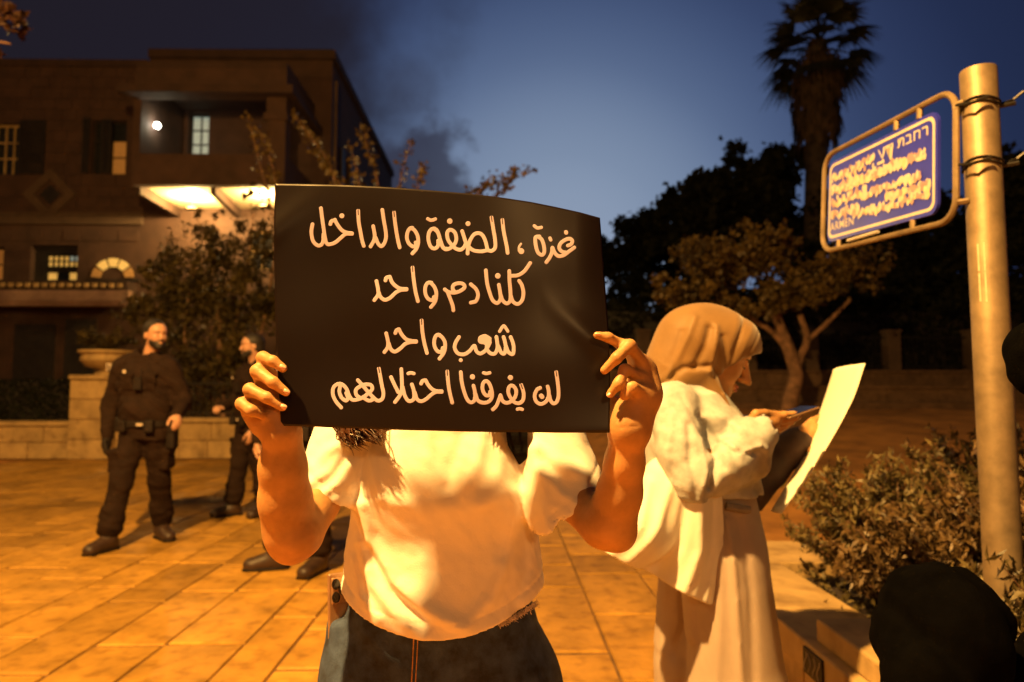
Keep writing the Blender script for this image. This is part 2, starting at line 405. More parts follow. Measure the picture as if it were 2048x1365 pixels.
M = dict(
    slab=mat('paving stone', (.44, .235, .040), .55, spec=.22, world=True, var=.13, scale=3.6, spots=11, bump=.012, bscale=20, obj_var=.24),
    joint=mat('paving joint', (.16, .085, .03), .9, var=.2, scale=6, bump=.004),
    plaza=mat('worn plaza asphalt', (.52, .235, .045), .8, var=.22, scale=.9, spots=3, bump=.02, bscale=9),
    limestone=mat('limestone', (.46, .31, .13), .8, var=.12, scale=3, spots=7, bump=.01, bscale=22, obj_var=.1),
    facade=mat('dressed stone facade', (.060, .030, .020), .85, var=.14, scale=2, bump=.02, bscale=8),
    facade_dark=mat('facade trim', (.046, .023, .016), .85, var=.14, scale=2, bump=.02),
    wallstone=mat('darker limestone', (.15, .085, .045), .85, var=.15, scale=3, spots=7, bump=.01, bscale=22, obj_var=.12),  # limestone with a darker base colour
    trimstone=mat('darker trim stone', (.085, .052, .032), .85, var=.12, scale=3),  # trim stone, base colour well below the limestone
    leaf_over=mat('dusky red leaves', (.05, .018, .007), .6, var=.3, scale=4),
    dark=mat('dark painted wood', (.018, .014, .012), .6, var=.2),
    glass=mat('window glass', (.02, .022, .025), .12, var=.1),
    iron=mat('black iron', (.02, .018, .016), .45, var=.2, metal=.4),
    warm_pane=mat('lit curtain pane', (.5, .4, .2), .6, var=.2, scale=20, emit=(1, .52, .10, .55)),
    warm_dim=mat('dimly lit pane', (.4, .25, .1), .6, var=.2, scale=20, emit=(1, .33, .05, .14)),
    cool_pane=mat('cool lit pane', (.5, .55, .5), .6, var=.2, scale=20, emit=(.75, 1, .85, .22)),
    cool_bright=mat('bright lamp glass', (.8, .9, .9), .4, var=.05, emit=(.85, 1, .9, 9)),
    bulb_w=mat('white lamp bulb', (.9, .9, .9), .4, var=.02, emit=(1, .95, .8, 40)),
    bulb_s=mat('sodium lamp glass', (.9, .7, .4), .4, var=.02, emit=(1, .5, .12, 30)),
    soffit=mat('painted soffit', (.62, .52, .36), .7, var=.05),
    awning=mat('canvas awning', (.34, .22, .17), .8, var=.1, scale=4),
    leaf_vine=mat('vine leaves', (.062, .044, .010), .6, spec=.25, var=.35, scale=2.5),
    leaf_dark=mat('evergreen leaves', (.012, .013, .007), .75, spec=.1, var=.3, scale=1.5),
    leaf_tree=mat('tree leaves', (.10, .062, .010), .55, var=.35, scale=1.6),
    leaf_shrub=mat('shrub leaves', (.125, .095, .035), .48, var=.4, scale=9),
    leaf_red=mat('rusty shrub leaves', (.115, .070, .026), .5, var=.35, scale=12),
    soil=mat('soil', (.035, .022, .014), .95, var=.3, scale=14, bump=.02),
    bark=mat('bark', (.24, .13, .07), .85, var=.3, scale=7, bump=.02, bscale=30),
    palm_trunk=mat('palm trunk', (.05, .035, .025), .9, var=.3, scale=4, bump=.03),
    palm_frond=mat('palm frond', (.02, .022, .011), .6, var=.25, scale=3),
    palm_dead=mat('dead palm frond', (.062, .038, .022), .85, var=.3, scale=3),
    skin=mat('skin', (.43, .230, .090), .52, var=.13, scale=16, bump=.0006, bscale=260, bstr=.8, sss=.12, sss_scale=.004, spec=.4),
    skin2=mat('skin officer', (.50, .27, .17), .45, var=.08, scale=20, bump=.001, bscale=160, sss=.1, sss_scale=.006),
    nail=mat('fingernail', (.66, .40, .30), .25, var=.04, scale=60),
    lips=mat('lips', (.36, .10, .08), .4, var=.05),
    tee=mat('white cotton jersey', (.80, .77, .72), .85, var=.02, scale=30, bump=.0012, bscale=420, bstr=.35, sheen=.15),
    denim=mat('dark blue denim', (.026, .046, .10), .8, var=.35, scale=35, bump=.0014, bscale=500, weave=420),
    denim_worn=mat('frayed denim edge', (.6, .52, .46), .9, var=.3, scale=90, bump=.002),
    thread=mat('orange stitching', (.42, .22, .08), .8, var=.2, scale=90),
    hair=mat('dark brown hair', (.075, .028, .012), .4, var=.4, scale=60, bump=.002, bscale=200),
    hair_short=mat('cropped black hair', (.014, .010, .008), .6, var=.3, scale=90, bump=.004, bscale=220),
    strap=mat('black webbing', (.004, .0035, .0035), .8, spec=.1, var=.2, scale=40, bump=.001),
    black_card=mat('black printed card', (.0085, .0050, .0042), .33, var=.03, scale=3, spec=.28),
    ink=mat('cream lettering', (.52, .46, .62), .6, spec=.2, var=.02, scale=30),
    hijab=mat('ochre brown headscarf', (.185, .098, .024), .65, var=.06, scale=10, bump=.0012, bscale=350, sheen=.3),
    jacket=mat('pale washed denim', (.44, .46, .48), .8, var=.12, scale=22, bump=.0022, bscale=180, weave=300),
    jacket_in=mat('grey lining', (.20, .18, .17), .85, var=.1, scale=16, bump=.001),
    cotton=mat('white cotton poplin', (.80, .78, .70), .8, var=.02, scale=14, bump=.001, bscale=200),
    trousers=mat('white trousers', (.40, .32, .27), .82, var=.03, scale=14, bump=.001, bscale=260),  # white cloth, her own shade darkened into the base colour
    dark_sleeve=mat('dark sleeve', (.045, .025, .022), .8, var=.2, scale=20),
    paper=mat('white paper', (.80, .78, .66), .7, var=.02, scale=6),
    phone_black=mat('phone glass', (.01, .01, .011), .12, var=.05),
    phone_gold=mat('gold phone case', (.36, .22, .12), .3, var=.08, scale=30, metal=.5),
    uniform=mat('dark uniform cloth', (.019, .0095, .006), .85, spec=.15, var=.14, scale=14, bump=.003, bscale=90, bstr=.6),
    uniform2=mat('dark uniform gear', (.012, .007, .005), .7, spec=.25, var=.2, scale=14, bump=.002),
    boot=mat('dark boot leather', (.045, .024, .015), .5, var=.2, scale=16, bump=.002),
    patch=mat('pale badge', (.55, .45, .35), .6, var=.2, scale=80),
    galv=mat('galvanised steel', (.27, .20, .12), .55, var=.14, scale=14, bump=.0008, bscale=60, metal=.55),
    sign_blue=mat('blue enamel', (.026, .032, .46), .35, var=.06, scale=8),
    sign_white=mat('white enamel', (.52, .48, .44), .4, var=.06, scale=20),
    sign_mauve=mat('mauve enamel', (.36, .24, .27), .5, var=.1, scale=20),
    tape=mat('masking tape', (.62, .5, .34), .7, var=.1, scale=30),
    foam=mat('black foam', (.0015, .0015, .0015), .95, spec=.02, var=.2, scale=60, bump=.002, bscale=300),
    black_cloth=mat('black cloth', (.0013, .0012, .0012), .95, spec=.02, var=.2, scale=20, bump=.002),
)

# ------------------------------------------------------------------ ground
def sstep(t): t = np.clip(t, 0, 1); return t * t * (3 - 2 * t)
def tz(x, y):
    """the plaza is level where people stand and climbs gently to the garden wall on the right"""
    return sstep((np.asarray(x, float) - 0.6) / 3.0) * np.clip(np.asarray(y, float) - 6, 0, 13) * 0.078
gx = np.concatenate([np.linspace(-90, -9, 12), np.linspace(-8, 12, 60), np.linspace(13, 90, 12)])
gy = np.concatenate([np.linspace(-40, 0, 8), np.linspace(1, 20, 60), np.linspace(22, 160, 16)])
GX, GY = np.meshgrid(gx, gy, indexing='ij')
und = 0.012 * np.sin(GX * 1.7 + .6 * np.sin(GY)) * np.sin(GY * 1.1) * sstep((GX - 2.0) / 2) * (GY < 21)
GZ = tz(GX, GY) + und - 0.016
ny = len(gy); ii, jj = np.meshgrid(np.arange(len(gx) - 1), np.arange(ny - 1), indexing='ij'); a = (ii * ny + jj).ravel()
g = mesh_np('ground', np.stack([GX.ravel(), GY.ravel(), GZ.ravel()], 1), np.stack([a, a + ny, a + ny + 1, a + 1], 1), M['plaza'], smooth=True)
tag(g, kind='structure')

pav = MB().box(-8.5, 1.62, 1.2, 12.55, -.05, -.010).build('paving', M['joint'])
tag(pav, kind='structure')
# slabs: strips run away from the camera, each strip broken at its own places
slab_me = []
for k in range(8):
    r = np.random.default_rng(k)
    b = MB(); n = 5
    e = .5
    # slightly dished, worn top with a soft arris
    vs = []; w = .965
    vs += [(-e, -e, -.5), (e, -e, -.5), (e, e, -.5), (-e, e, -.5)]
    vs += [(-e + r.uniform(0, .012), -e + r.uniform(0, .012), .36), (e - r.uniform(0, .012), -e + r.uniform(0, .012), .36), (e - r.uniform(0, .012), e - r.uniform(0, .012), .36), (-e + r.uniform(0, .012), e - r.uniform(0, .012), .36)]
    vs += [(-e * w, -e * w, .5 + r.uniform(-.03, .03)), (e * w, -e * w, .5 + r.uniform(-.03, .03)), (e * w, e * w, .5 + r.uniform(-.03, .03)), (-e * w, e * w, .5 + r.uniform(-.03, .03))]
    fs = [(0, 3, 2, 1)] + [(i, (i + 1) % 4, (i + 1) % 4 + 4, i + 4) for i in range(4)] + [(i + 4, (i + 1) % 4 + 4, (i + 1) % 4 + 8, i + 8) for i in range(4)] + [(8, 9, 10, 11)]
    me = bpy.data.meshes.new('paving_stone'); me.from_pydata(vs, [], fs); me.materials.append(M['slab']); slab_me.append(me)
edges = [-8.4]
known = [-1.99, -1.65, -1.256, -1.013, -.66, -.24, .16, .526, .95, 1.6]
while edges[-1] < -2.6: edges.append(edges[-1] + random.choice([.28, .34, .38, .42, .46]))
edges = edges[:-1] + [-2.33] + known
slabs = []
for i in range(len(edges) - 1):
    x0, x1 = edges[i], edges[i + 1]
    y = 1.3 + random.uniform(0, .6)
    if abs(x0 - .526) < .01: ys = [1.4, 2.25, 3.02, 3.9, 4.75, 5.3, 6.0, 6.8]; 
    elif abs(x0 - .16) < .01: ys = [1.3, 2.3, 3.35, 4.44, 5.0, 5.59, 6.3, 7.2]
    else: ys = [y]
    while ys[-1] < 12.4: ys.append(ys[-1] + random.choice([.5, .62, .75, .9, 1.05]))
    for j in range(len(ys) - 1):
        y0, y1 = ys[j], min(ys[j + 1], 12.5)
        xm = (x0 + x1) / 2
        if 1000 + x1 * F / y0 < -60 and 1000 + x1 * F / y1 < -60: continue
        if x0 >= .94 and y0 < 3.5: continue
        slabs.append((x0, x1, y0, y1))
slabs.sort(key=lambda s: s[2])
far = MB()
for n_, (x0, x1, y0, y1) in enumerate(slabs):
    gap = .0042; gy_ = .0085
    if n_ < 295:
        o = bpy.data.objects.new('paving_stone', slab_me[n_ % 8]); COL.objects.link(o); o.parent = pav
        o.location = ((x0 + x1) / 2, (y0 + y1) / 2, -.0225 + random.uniform(-.0018, .0018)); o.scale = (x1 - x0 - gap * 2, y1 - y0 - gy_ * 2, .045); o.rotation_euler = (random.uniform(-.003, .003), random.uniform(-.003, .003), random.uniform(-.0035, .0035))
    else:
        far.box(x0 + gap, x1 - gap, y0 + gap, y1 - gap, -.045, random.uniform(-.002, .001))
tag(far.build('far_paving_stones', M['slab'], pav), kind='stuff')

# ------------------------------------------------------------------ leaves
def leaves_mesh(name, centers, size, m, parent=None, aspect=2.2, up=0.0, kind='stuff', jit=.35):
    """one bent leaf (two triangles pairs) at each centre"""
    n = len(centers); C = np.asarray(centers, float)
    d = rng.normal(size=(n, 3)); d[:, 2] = d[:, 2] * (1 - up) + up * 1.6; d /= np.linalg.norm(d, axis=1)[:, None]
    s = np.cross(d, rng.normal(size=(n, 3))); s /= np.linalg.norm(s, axis=1)[:, None] + 1e-9
    nn = np.cross(d, s)
    ln = size * (1 + jit * rng.uniform(-1, 1, n))[:, None]; w = ln / aspect * .5
    v = np.stack([C - d * ln * .5, C + s * w + nn * w * .25, C + d * ln * .5 - nn * ln * .12, C - s * w + nn * w * .25], 1).reshape(-1, 3)
    o = mesh_np(name, v, np.arange(n * 4).reshape(-1, 4), m, parent)
    if kind: o['kind'] = kind
    return o
def clumps(blobs, n, per=24, spread=.16, hollow=.55):
    """leaf centres in clumps inside ellipsoids (center, radii, weight), thinner towards the middle"""
    wts = np.array([b[2] for b in blobs], float); wts /= wts.sum()
    out = []
    for (c, r, _), w in zip(blobs, wts):
        k = max(1, int(n * w / per))
        u = rng.normal(size=(k, 3)); u /= np.linalg.norm(u, axis=1)[:, None]
        rad = (hollow + (1.08 - hollow) * rng.uniform(0, 1, k)) [:, None]
        cc = np.array(c) + u * rad * np.array(r)
        rep = np.repeat(cc, per, 0)
        out.append(rep + rng.normal(size=rep.shape) * spread * np.mean(r) * rng.uniform(.5, 1.5, (len(rep), 1)))
    return np.concatenate(out)
def ragged(blobs, m=9, shrink=.42):
    out = []
    for c, r, w in blobs:
        out.append((c, tuple(np.array(r) * .62), w * .30))
        for _ in range(m):
            u = rng.normal(size=3); u /= np.linalg.norm(u); q = rng.uniform(.55, 1.1)
            s_ = shrink * rng.uniform(.5, 1.15)
            out.append((np.array(c) + u * q * np.array(r) * np.array((1, 1, .9)), tuple(np.array(r) * s_), w * .78 / m))
    return out
def tree(name, label, cat, base, trunk, limbs, blobs, n, size, lm, bm, group=None, per=24, spread=.16, aspect=1.9):
    t = empty(name, base); tag(t, label, cat, group)
    b = np.array(base)
    tk = MB().tube([np.array(p[:3]) - b for p in catmull([q for q in trunk], 4)], list(np.interp(np.linspace(0, 1, (len(trunk) - 1) * 4 + 1 if len(trunk) > 2 else len(trunk)), np.linspace(0, 1, len(trunk)), [q[3] for q in trunk])), 10)
    for l in limbs:
        pts = catmull(l, 4) if len(l) > 2 else [np.array(q) for q in l]
        tk.tube([np.array(p[:3]) - b for p in pts], list(np.interp(np.linspace(0, 1, len(pts)), np.linspace(0, 1, len(l)), [q[3] for q in l])), 7)
    tk.build('trunk', bm, t, smooth=True)
    cs = clumps([(np.array(c) - b, r, w) for c, r, w in ragged(blobs)], n, per, spread * 1.15, .35)
    leaves_mesh('crown', cs, size, lm, t, aspect)
    return t
def q4(px, py, Y, r): return tuple(P(px, py, Y)) + (r,)

# ------------------------------------------------------------------ building
FY = 20.0
def fx(px): return P(px, 500, FY)[0]
def fz(py): return P(500, py, FY)[2]
bld = empty('stone_building', (-10.5, FY, 0))
tag(bld, 'large two storey stone building with projecting balcony bay and lit windows, dark at dusk', 'building')
bo = np.array(bld.location)
def bpart(name, mb, m, parent=bld, **kw):
    off = bo
    mb.v = [tuple(np.array(p) - off) for p in mb.v]
    o = mb.build(name, m, parent, **kw); return o
def wall_holes(mb, x0, x1, z0, z1, holes, y0, y1, axis='x'):
    xs = sorted({x0, x1, *[h[0] for h in holes], *[h[1] for h in holes]}); zs = sorted({z0, z1, *[h[2] for h in holes], *[h[3] for h in holes]})
    for i in range(len(xs) - 1):
        run = None
        for j in range(len(zs) - 1):
            cx, cz = (xs[i] + xs[i + 1]) / 2, (zs[j] + zs[j + 1]) / 2
            solid = not any(h[0] < cx < h[1] and h[2] < cz < h[3] for h in holes)
            if solid and run is None: run = zs[j]
            if run is not None and (not solid or j == len(zs) - 2):
                top = zs[j + 1] if solid else zs[j]
                if axis == 'x': mb.box(xs[i], xs[i + 1], y0, y1, run, top)
                else: mb.box(y0, y1, xs[i], xs[i + 1], run, top)
                run = None
XR = -5.05
roofL, roofR = fz(128), fz(107)
H = lambda a, b, c, d: (fx(a), fx(b), fz(d), fz(c))
win = {'u1': H(-30, 28, 250, 352), 'u2': H(172, 244, 243, 350), 'bal': (-9.30, fx(410), fz(318), fz(226)),
       'g0': H(-60, 8, 496, 562), 'g1': H(62, 156, 492, 566), 'g2': H(186, 288, 490, 562), 'g3': H(496, 545, 460, 540)}
mb = MB()
wall_holes(mb, -19, fx(285), 0, roofL, [win[k] for k in ('u1', 'u2', 'g0', 'g1') ], FY, FY + .35)
wall_holes(mb, fx(285), XR, 0, roofR, [win['bal'], win['g3']], FY, FY + .35)
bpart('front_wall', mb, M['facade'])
# ground floor arch behind the vine
mb = MB(); side_h = []
for (ya, yb) in ((21.6, 22.4), (24.2, 25.0), (27.0, 27.8)): side_h.append((ya, yb, 6.8, 8.9))
wall_holes(mb, FY + .35, 31.3, 0, roofR, side_h, XR - .35, XR, axis='y')
bpart('side_wall', mb, M['facade'])
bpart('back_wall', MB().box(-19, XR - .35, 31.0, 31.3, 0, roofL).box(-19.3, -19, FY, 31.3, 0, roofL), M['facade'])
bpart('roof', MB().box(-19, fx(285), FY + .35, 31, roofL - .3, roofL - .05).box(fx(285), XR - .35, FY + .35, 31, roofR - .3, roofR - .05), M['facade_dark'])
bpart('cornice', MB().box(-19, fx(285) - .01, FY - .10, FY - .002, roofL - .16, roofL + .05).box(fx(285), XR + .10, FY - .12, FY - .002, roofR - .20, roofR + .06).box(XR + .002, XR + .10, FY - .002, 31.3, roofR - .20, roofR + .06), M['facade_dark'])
bpart('string_course', MB().box(-19, fx(285), FY - .13, FY - .002, fz(452), fz(436)).box(-19, fx(284), FY - .07, FY - .002, fz(434.5), fz(428)), M['trimstone'])
# stone course joints as thin relief over the front: proud courses
cm = MB()
zz = 0.4; k = 0
for zz in np.arange(5.6, roofL - .3, .33):
    segs = [(-19, fx(285) - .02)]
    for (a, b) in segs:
        x = a + (.3 if k % 2 else 0)
        while x < b - .2:
            w_ = random.choice([.42, .5, .6]); x1_ = min(x + w_, b)
            if not any(h[0] - .05 < x1_ and x < h[1] + .05 and h[2] - .05 < zz + .32 and zz < h[3] + .05 for h in win.values()) and not (fz(452) - .05 < zz + .31 and zz < fz(428)):
                cm.box(x + .008, x1_ - .008, FY - .02 - random.uniform(0, .02), FY - .001, zz + .008, zz + .322)
            x = x1_
    k += 1
tag(bpart('stone_blocks', cm, M['facade']), kind='stuff')
# windows
def window(h, frame_m, pane_m, cols, rows, name='window', depth=.22, shut=False, pane_label=None):
    x0, x1, z0, z1 = h
    fr = MB(); t = .05
    fr.box(x0, x0 + t, FY + depth - .03, FY + depth + .03, z0, z1).box(x1 - t, x1, FY + depth - .03, FY + depth + .03, z0, z1)
    fr.box(x0 + t, x1 - t, FY + depth - .03, FY + depth + .03, z0, z0 + t).box(x0 + t, x1 - t, FY + depth - .03, FY + depth + .03, z1 - t, z1)
    w = bpart(name, fr, frame_m)
    cw, ch = (x1 - x0 - 2 * t) / cols, (z1 - z0 - 2 * t) / rows
    bars = []
    for c in range(1, cols): bars.append(MB().box(x0 + t + cw * c - .018, x0 + t + cw * c + .018, FY + depth - .025, FY + depth + .02, z0 + t, z1 - t))
    for r_ in range(1, rows): bars.append(MB().box(x0 + t, x1 - t, FY + depth - .022, FY + depth + .0185, z0 + t + ch * r_ - .018, z0 + t + ch * r_ + .018))
    def sub(n, b, m):
        b.v = [tuple(np.array(p) - bo) for p in b.v]; return b.build(n, m, w)
    for q_ in bars: sub('glazing_bar', q_, frame_m)
    for c in range(cols):
        for r_ in range(rows):
            pm = pane_m(c, r_) if callable(pane_m) else pane_m
            sub('pane', MB().box(x0 + t + cw * c, x0 + t + cw * (c + 1), FY + depth + .021, FY + depth + .03, z0 + t + ch * r_, z0 + t + ch * (r_ + 1)), pm)
    return w
window(win['u1'], M['limestone'], M['glass'], 3, 3)
window(win['u2'], M['dark'], lambda c, r: M['warm_dim'] if c == 1 and r < 2 else M['glass'], 2, 3)
window(win['bal'], M['dark'], lambda c, r: M['cool_pane'] if (c in (0, 1)) else M['glass'], 2, 3)
window(win['g0'], M['dark'], M['warm_dim'], 2, 2)
window((fx(84), fx(154), fz(535), fz(508)), M['dark'], lambda c, r: M['cool_pane'] if (r == 1 and c >= 4) else M['warm_pane'], 6, 2, depth=.25)
window((fx(84), fx(154), fz(562), fz(541)), M['dark'], lambda c, r: M['glass'] if c == 1 else M['warm_pane'], 3, 1, depth=.25)
bpart('arch_infill', MB().box(fx(62), fx(83), FY + .2, FY + .3, fz(566), fz(492)).box(fx(155), fx(156), FY + .2, FY + .3, fz(566), fz(492)).box(fx(83), fx(155), FY + .2, FY + .3, fz(507), fz(492)).box(fx(83), fx(155), FY + .2, FY + .3, fz(541), fz(535.5)), M['dark'])
window(win['g3'], M['limestone'], M['glass'], 2, 2)
# half round lit window over the awning
aw = MB(); cx_, cz_ = fx(229), fz(558); R0 = .62
aw_w = bpart('arched_window', MB().box(cx_ - .8, cx_ + .8, FY - .05, FY - .001, cz_ - .10, cz_ - .03), M['dark'])
for kx in range(5):
    a0 = math.pi * (kx + .1) / 5; a1 = math.pi * (kx + .9) / 5
    vs = []; 
    for yy in (FY - .05, FY - .02):
        for (rr, aa) in ((.36, a0), (.62, a0), (.62, (a0 + a1) / 2), (.62, a1), (.36, a1)): vs.append((cx_ + rr * math.cos(aa) - bo[0], yy - bo[1], cz_ + rr * .95 * math.sin(aa) - bo[2]))
    pm = MB().add(vs, [(0, 1, 2, 3, 4), (9, 8, 7, 6, 5), (0, 5, 6, 1), (1, 6, 7, 2), (2, 7, 8, 3), (3, 8, 9, 4), (4, 9, 5, 0)]).build('pane', M['warm_dim'] if kx in (0, 4) else M['warm_pane'], aw_w)
# shutters, louvred
def shutter(x0, x1, z0, z1):
    s = bpart('shutter', MB().box(x0, x0 + .05, FY - .09, FY - .03, z0, z1).box(x1 - .05, x1, FY - .09, FY - .03, z0, z1).box(x0 + .05, x1 - .05, FY - .09, FY - .03, z0, z0 + .06).box(x0 + .05, x1 - .05, FY - .09, FY - .03, z1 - .06, z1), M['dark'])
    b = MB()
    for z in np.arange(z0 + .07, z1 - .1, .075): b.box(x0 + .05, x1 - .05, FY - .08, FY - .045, z, z + .05)
    b.v = [tuple(np.array(p) - bo) for p in b.v]; b.build('slats', M['dark'], s)['kind'] = 'stuff'
shutter(fx(30), fx(82), fz(352), fz(246))
shutter(fx(158), fx(171), fz(350), fz(240)); shutter(fx(196), fx(216), fz(350), fz(243))
# diamond panel
dc = (fx(97), fz(392)); dm = MB()
for k in range(4):
    a = [(0, 1), (1, 0), (0, -1), (-1, 0)][k]; b = [(1, 0), (0, -1), (-1, 0), (0, 1)][k]
    ro, ri = .78, .46
    pts = [(dc[0] + a[0] * ro, dc[1] + a[1] * ro), (dc[0] + b[0] * ro, dc[1] + b[1] * ro), (dc[0] + b[0] * ri, dc[1] + b[1] * ri), (dc[0] + a[0] * ri, dc[1] + a[1] * ri)]
    dm.add([(x, FY - .09, z) for x, z in pts] + [(x, FY - .03, z) for x, z in pts], [(0, 1, 2, 3), (7, 6, 5, 4), (0, 4, 5, 1), (1, 5, 6, 2), (2, 6, 7, 3), (3, 7, 4, 0)])
bpart('diamond_surround', dm, M['trimstone'])
bpart('diamond_panel', MB().add([(dc[0], FY - .05, dc[1] + .3), (dc[0] + .3, FY - .05, dc[1]), (dc[0], FY - .05, dc[1] - .3), (dc[0] - .3, FY - .05, dc[1])] + [(dc[0], FY - .03, dc[1] + .3), (dc[0] + .3, FY - .03, dc[1]), (dc[0], FY - .03, dc[1] - .3), (dc[0] - .3, FY - .03, dc[1])], [(0, 1, 2, 3), (0, 4, 5, 1), (1, 5, 6, 2), (2, 6, 7, 3), (3, 7, 4, 0)]), M['dark'])
# projecting bay
BY = 17.3; BX0, BX1 = -9.42, -5.55
zpar1, zpar0 = P(400, 308, BY)[2], P(400, 371, BY)[2]
bay = MB().box(BX0, BX1, BY, BY + .22, zpar0, zpar1).box(BX1 - .22, BX1, BY + .22, FY - .003, zpar0, zpar1)
bpart('balcony_parapet', bay, M['facade'])
bpart('balcony_side_wall', MB().box(BX0 - .2, BX0 - .001, BY + .3, FY - .003, zpar0, 9.577), M['facade'])
bpart('balcony_floor', MB().box(BX0, BX1 - .22, BY + .22, FY - .003, zpar0 + .12, zpar0 + .26), M['soffit'])
zf0, zf1 = P(400, 194, BY)[2], P(400, 178, BY)[2]
bpart('balcony_roof', MB().box(BX0 - .35, BX1 + .25, BY - .3, BY - .001, zf0, zf1).box(BX0, BX1, BY, FY - .004, 9.58, 9.75).box(BX1 + .001, BX1 + .25, BY, FY - .004, zf0, zf1), M['facade_dark'])
bpart('balcony_lintel', MB().box(BX0, BX1, BY + .001, BY + .22, zf0, 9.578).box(BX1 - .22, BX1, BY + .222, FY - .005, zf0, 9.578), M['facade'])
bpart('balcony_post', MB().box(BX1 - .5, BX1, BY, BY + .4, zpar1 + .002, P(400, 194, BY)[2] - .002).box(BX1 - .56, BX1 + .05, BY - .05, BY + .46, P(400, 240, BY)[2], P(400, 226, BY)[2]), M['facade'])
for (xa, xb) in ((BX0 + .02, -9.5), (-7.46, -7.75), (BX1 - .2, -5.7)):
    b = MB(); w_ = .07
    b.add([(xa - w_, BY + .24, zpar0 - .16), (xa + w_, BY + .24, zpar0 - .16), (xb + w_, FY - .005, zpar0 - .16), (xb - w_, FY - .005, zpar0 - .16), (xa - w_, BY + .24, zpar0 + .118), (xa + w_, BY + .24, zpar0 + .118), (xb + w_, FY - .005, zpar0 + .118), (xb - w_, FY - .005, zpar0 + .118)],
          [(0, 3, 2, 1), (4, 5, 6, 7), (0, 1, 5, 4), (1, 2, 6, 5), (2, 3, 7, 6), (3, 0, 4, 7)])
    bpart('bracket', b, M['facade_dark'])
bpart('drainpipe', MB().tube([(fx(668), FY - .08, fz(372)), (fx(668), FY - .08, fz(165))], .045, 8), M['trimstone'])
rl = MB()
for px in range(322, 655, 14): rl.tube([(fx(px), FY + .4, roofR), (fx(px), FY + .4, roofR + .30)], .012, 5)
rl.tube([(fx(320), FY + .4, roofR + .30), (XR - .1, FY + .4, roofR + .34), (XR - .1, 31, roofR + .34)], .018, 5)
rl.tube([(fx(320), FY + .4, roofR + .16), (XR - .1, FY + .4, roofR + .17), (XR - .1, 31, roofR + .17)], .010, 5)
for px in range(-60, 285, 10): rl.tube([(fx(px), FY + .6, roofL), (fx(px), FY + .6, roofL + .25)], .010, 4)
rl.tube([(fx(-70), FY + .6, roofL + .25), (fx(285), FY + .6, roofL + .25)], .014, 5)
bpart('roof_railing', rl, M['iron'])
for h in side_h:
    bpart('side_window', MB().box(XR - .25, XR - .2, h[0], h[1], h[2], h[3]), M['glass'])
    bpart('side_shutter', MB().box(XR + .02, XR + .07, h[0] - .45, h[0] - .02, h[2], h[3]).box(XR + .02, XR + .07, h[1] + .02, h[1] + .45, h[2], h[3]), M['dark'])
# dentils, canopy and awning of the ground floor
dn = [bpart('dentil', MB().box(x, x + .11, FY - .62, FY - .5, fz(582), fz(574)), M['limestone']) for x in np.arange(fx(2), fx(275), .235)]
bpart('canopy', MB().box(-19, fx(278), FY - .55, FY - .002, fz(588), fz(569)), M['facade_dark'])
bpart('awning', MB().box(fx(26), fx(292), FY - .85, FY - .60, fz(620), fz(590)).box(fx(26), fx(292), FY - .90, FY - .852, fz(612), fz(606)), M['awning'])
bpart('doorway', MB().box(fx(40), fx(120), FY - .05, FY - .002, fz(770), fz(650)).box(fx(140), fx(200), FY - .05, FY - .002, fz(770), fz(640)), M['dark'])
# lamps of the building
wl = empty('wall_lamp', V(321, 256, 18.35)); tag(wl, 'white globe lamp glowing on the wall inside the balcony bay', 'lamp')
wl.location.x = BX0 + .12; wl.location.y = 18.2
MB().tube([(-.118, 0, -.06), (0, 0, -.06), (0, 0, 0)], .014, 6).build('bracket', M['iron'], wl)
b = MB().lathe([(.0, -.07), (.05, -.06), (.08, 0), (.05, .06), (.0, .07)], n=16).build('globe', M['bulb_w'], wl, smooth=True)
lamp_light('wall_lamp_light', (.13, -.02, 0), 9, .05, wl, (1.0, .95, .55))
for (xx, yy, lb) in ((-8.55, 18.75, 'flood lamp under the balcony floor, left of the middle bracket'), (-6.45, 18.5, 'flood lamp under the balcony floor, right of the middle bracket')):
    fl = empty('flood_lamp', (xx, yy, zpar0 - .26)); tag(fl, lb, 'lamp', 'lamps under the balcony')
    MB().tube([(0, 0, .10), (0, 0, .38)], .012, 6).build('stem', M['iron'], fl)
    MB().box(-.13, .13, -.05, .05, .0, .055).build('housing', M['iron'], fl)
    MB().box(-.11, .11, -.04, .04, .057, .075).build('lamp_glass', M['bulb_s'], fl)
    lamp_light('flood_light', (0, 0, .13), 800, .06, fl, (1.0, .62, .2))

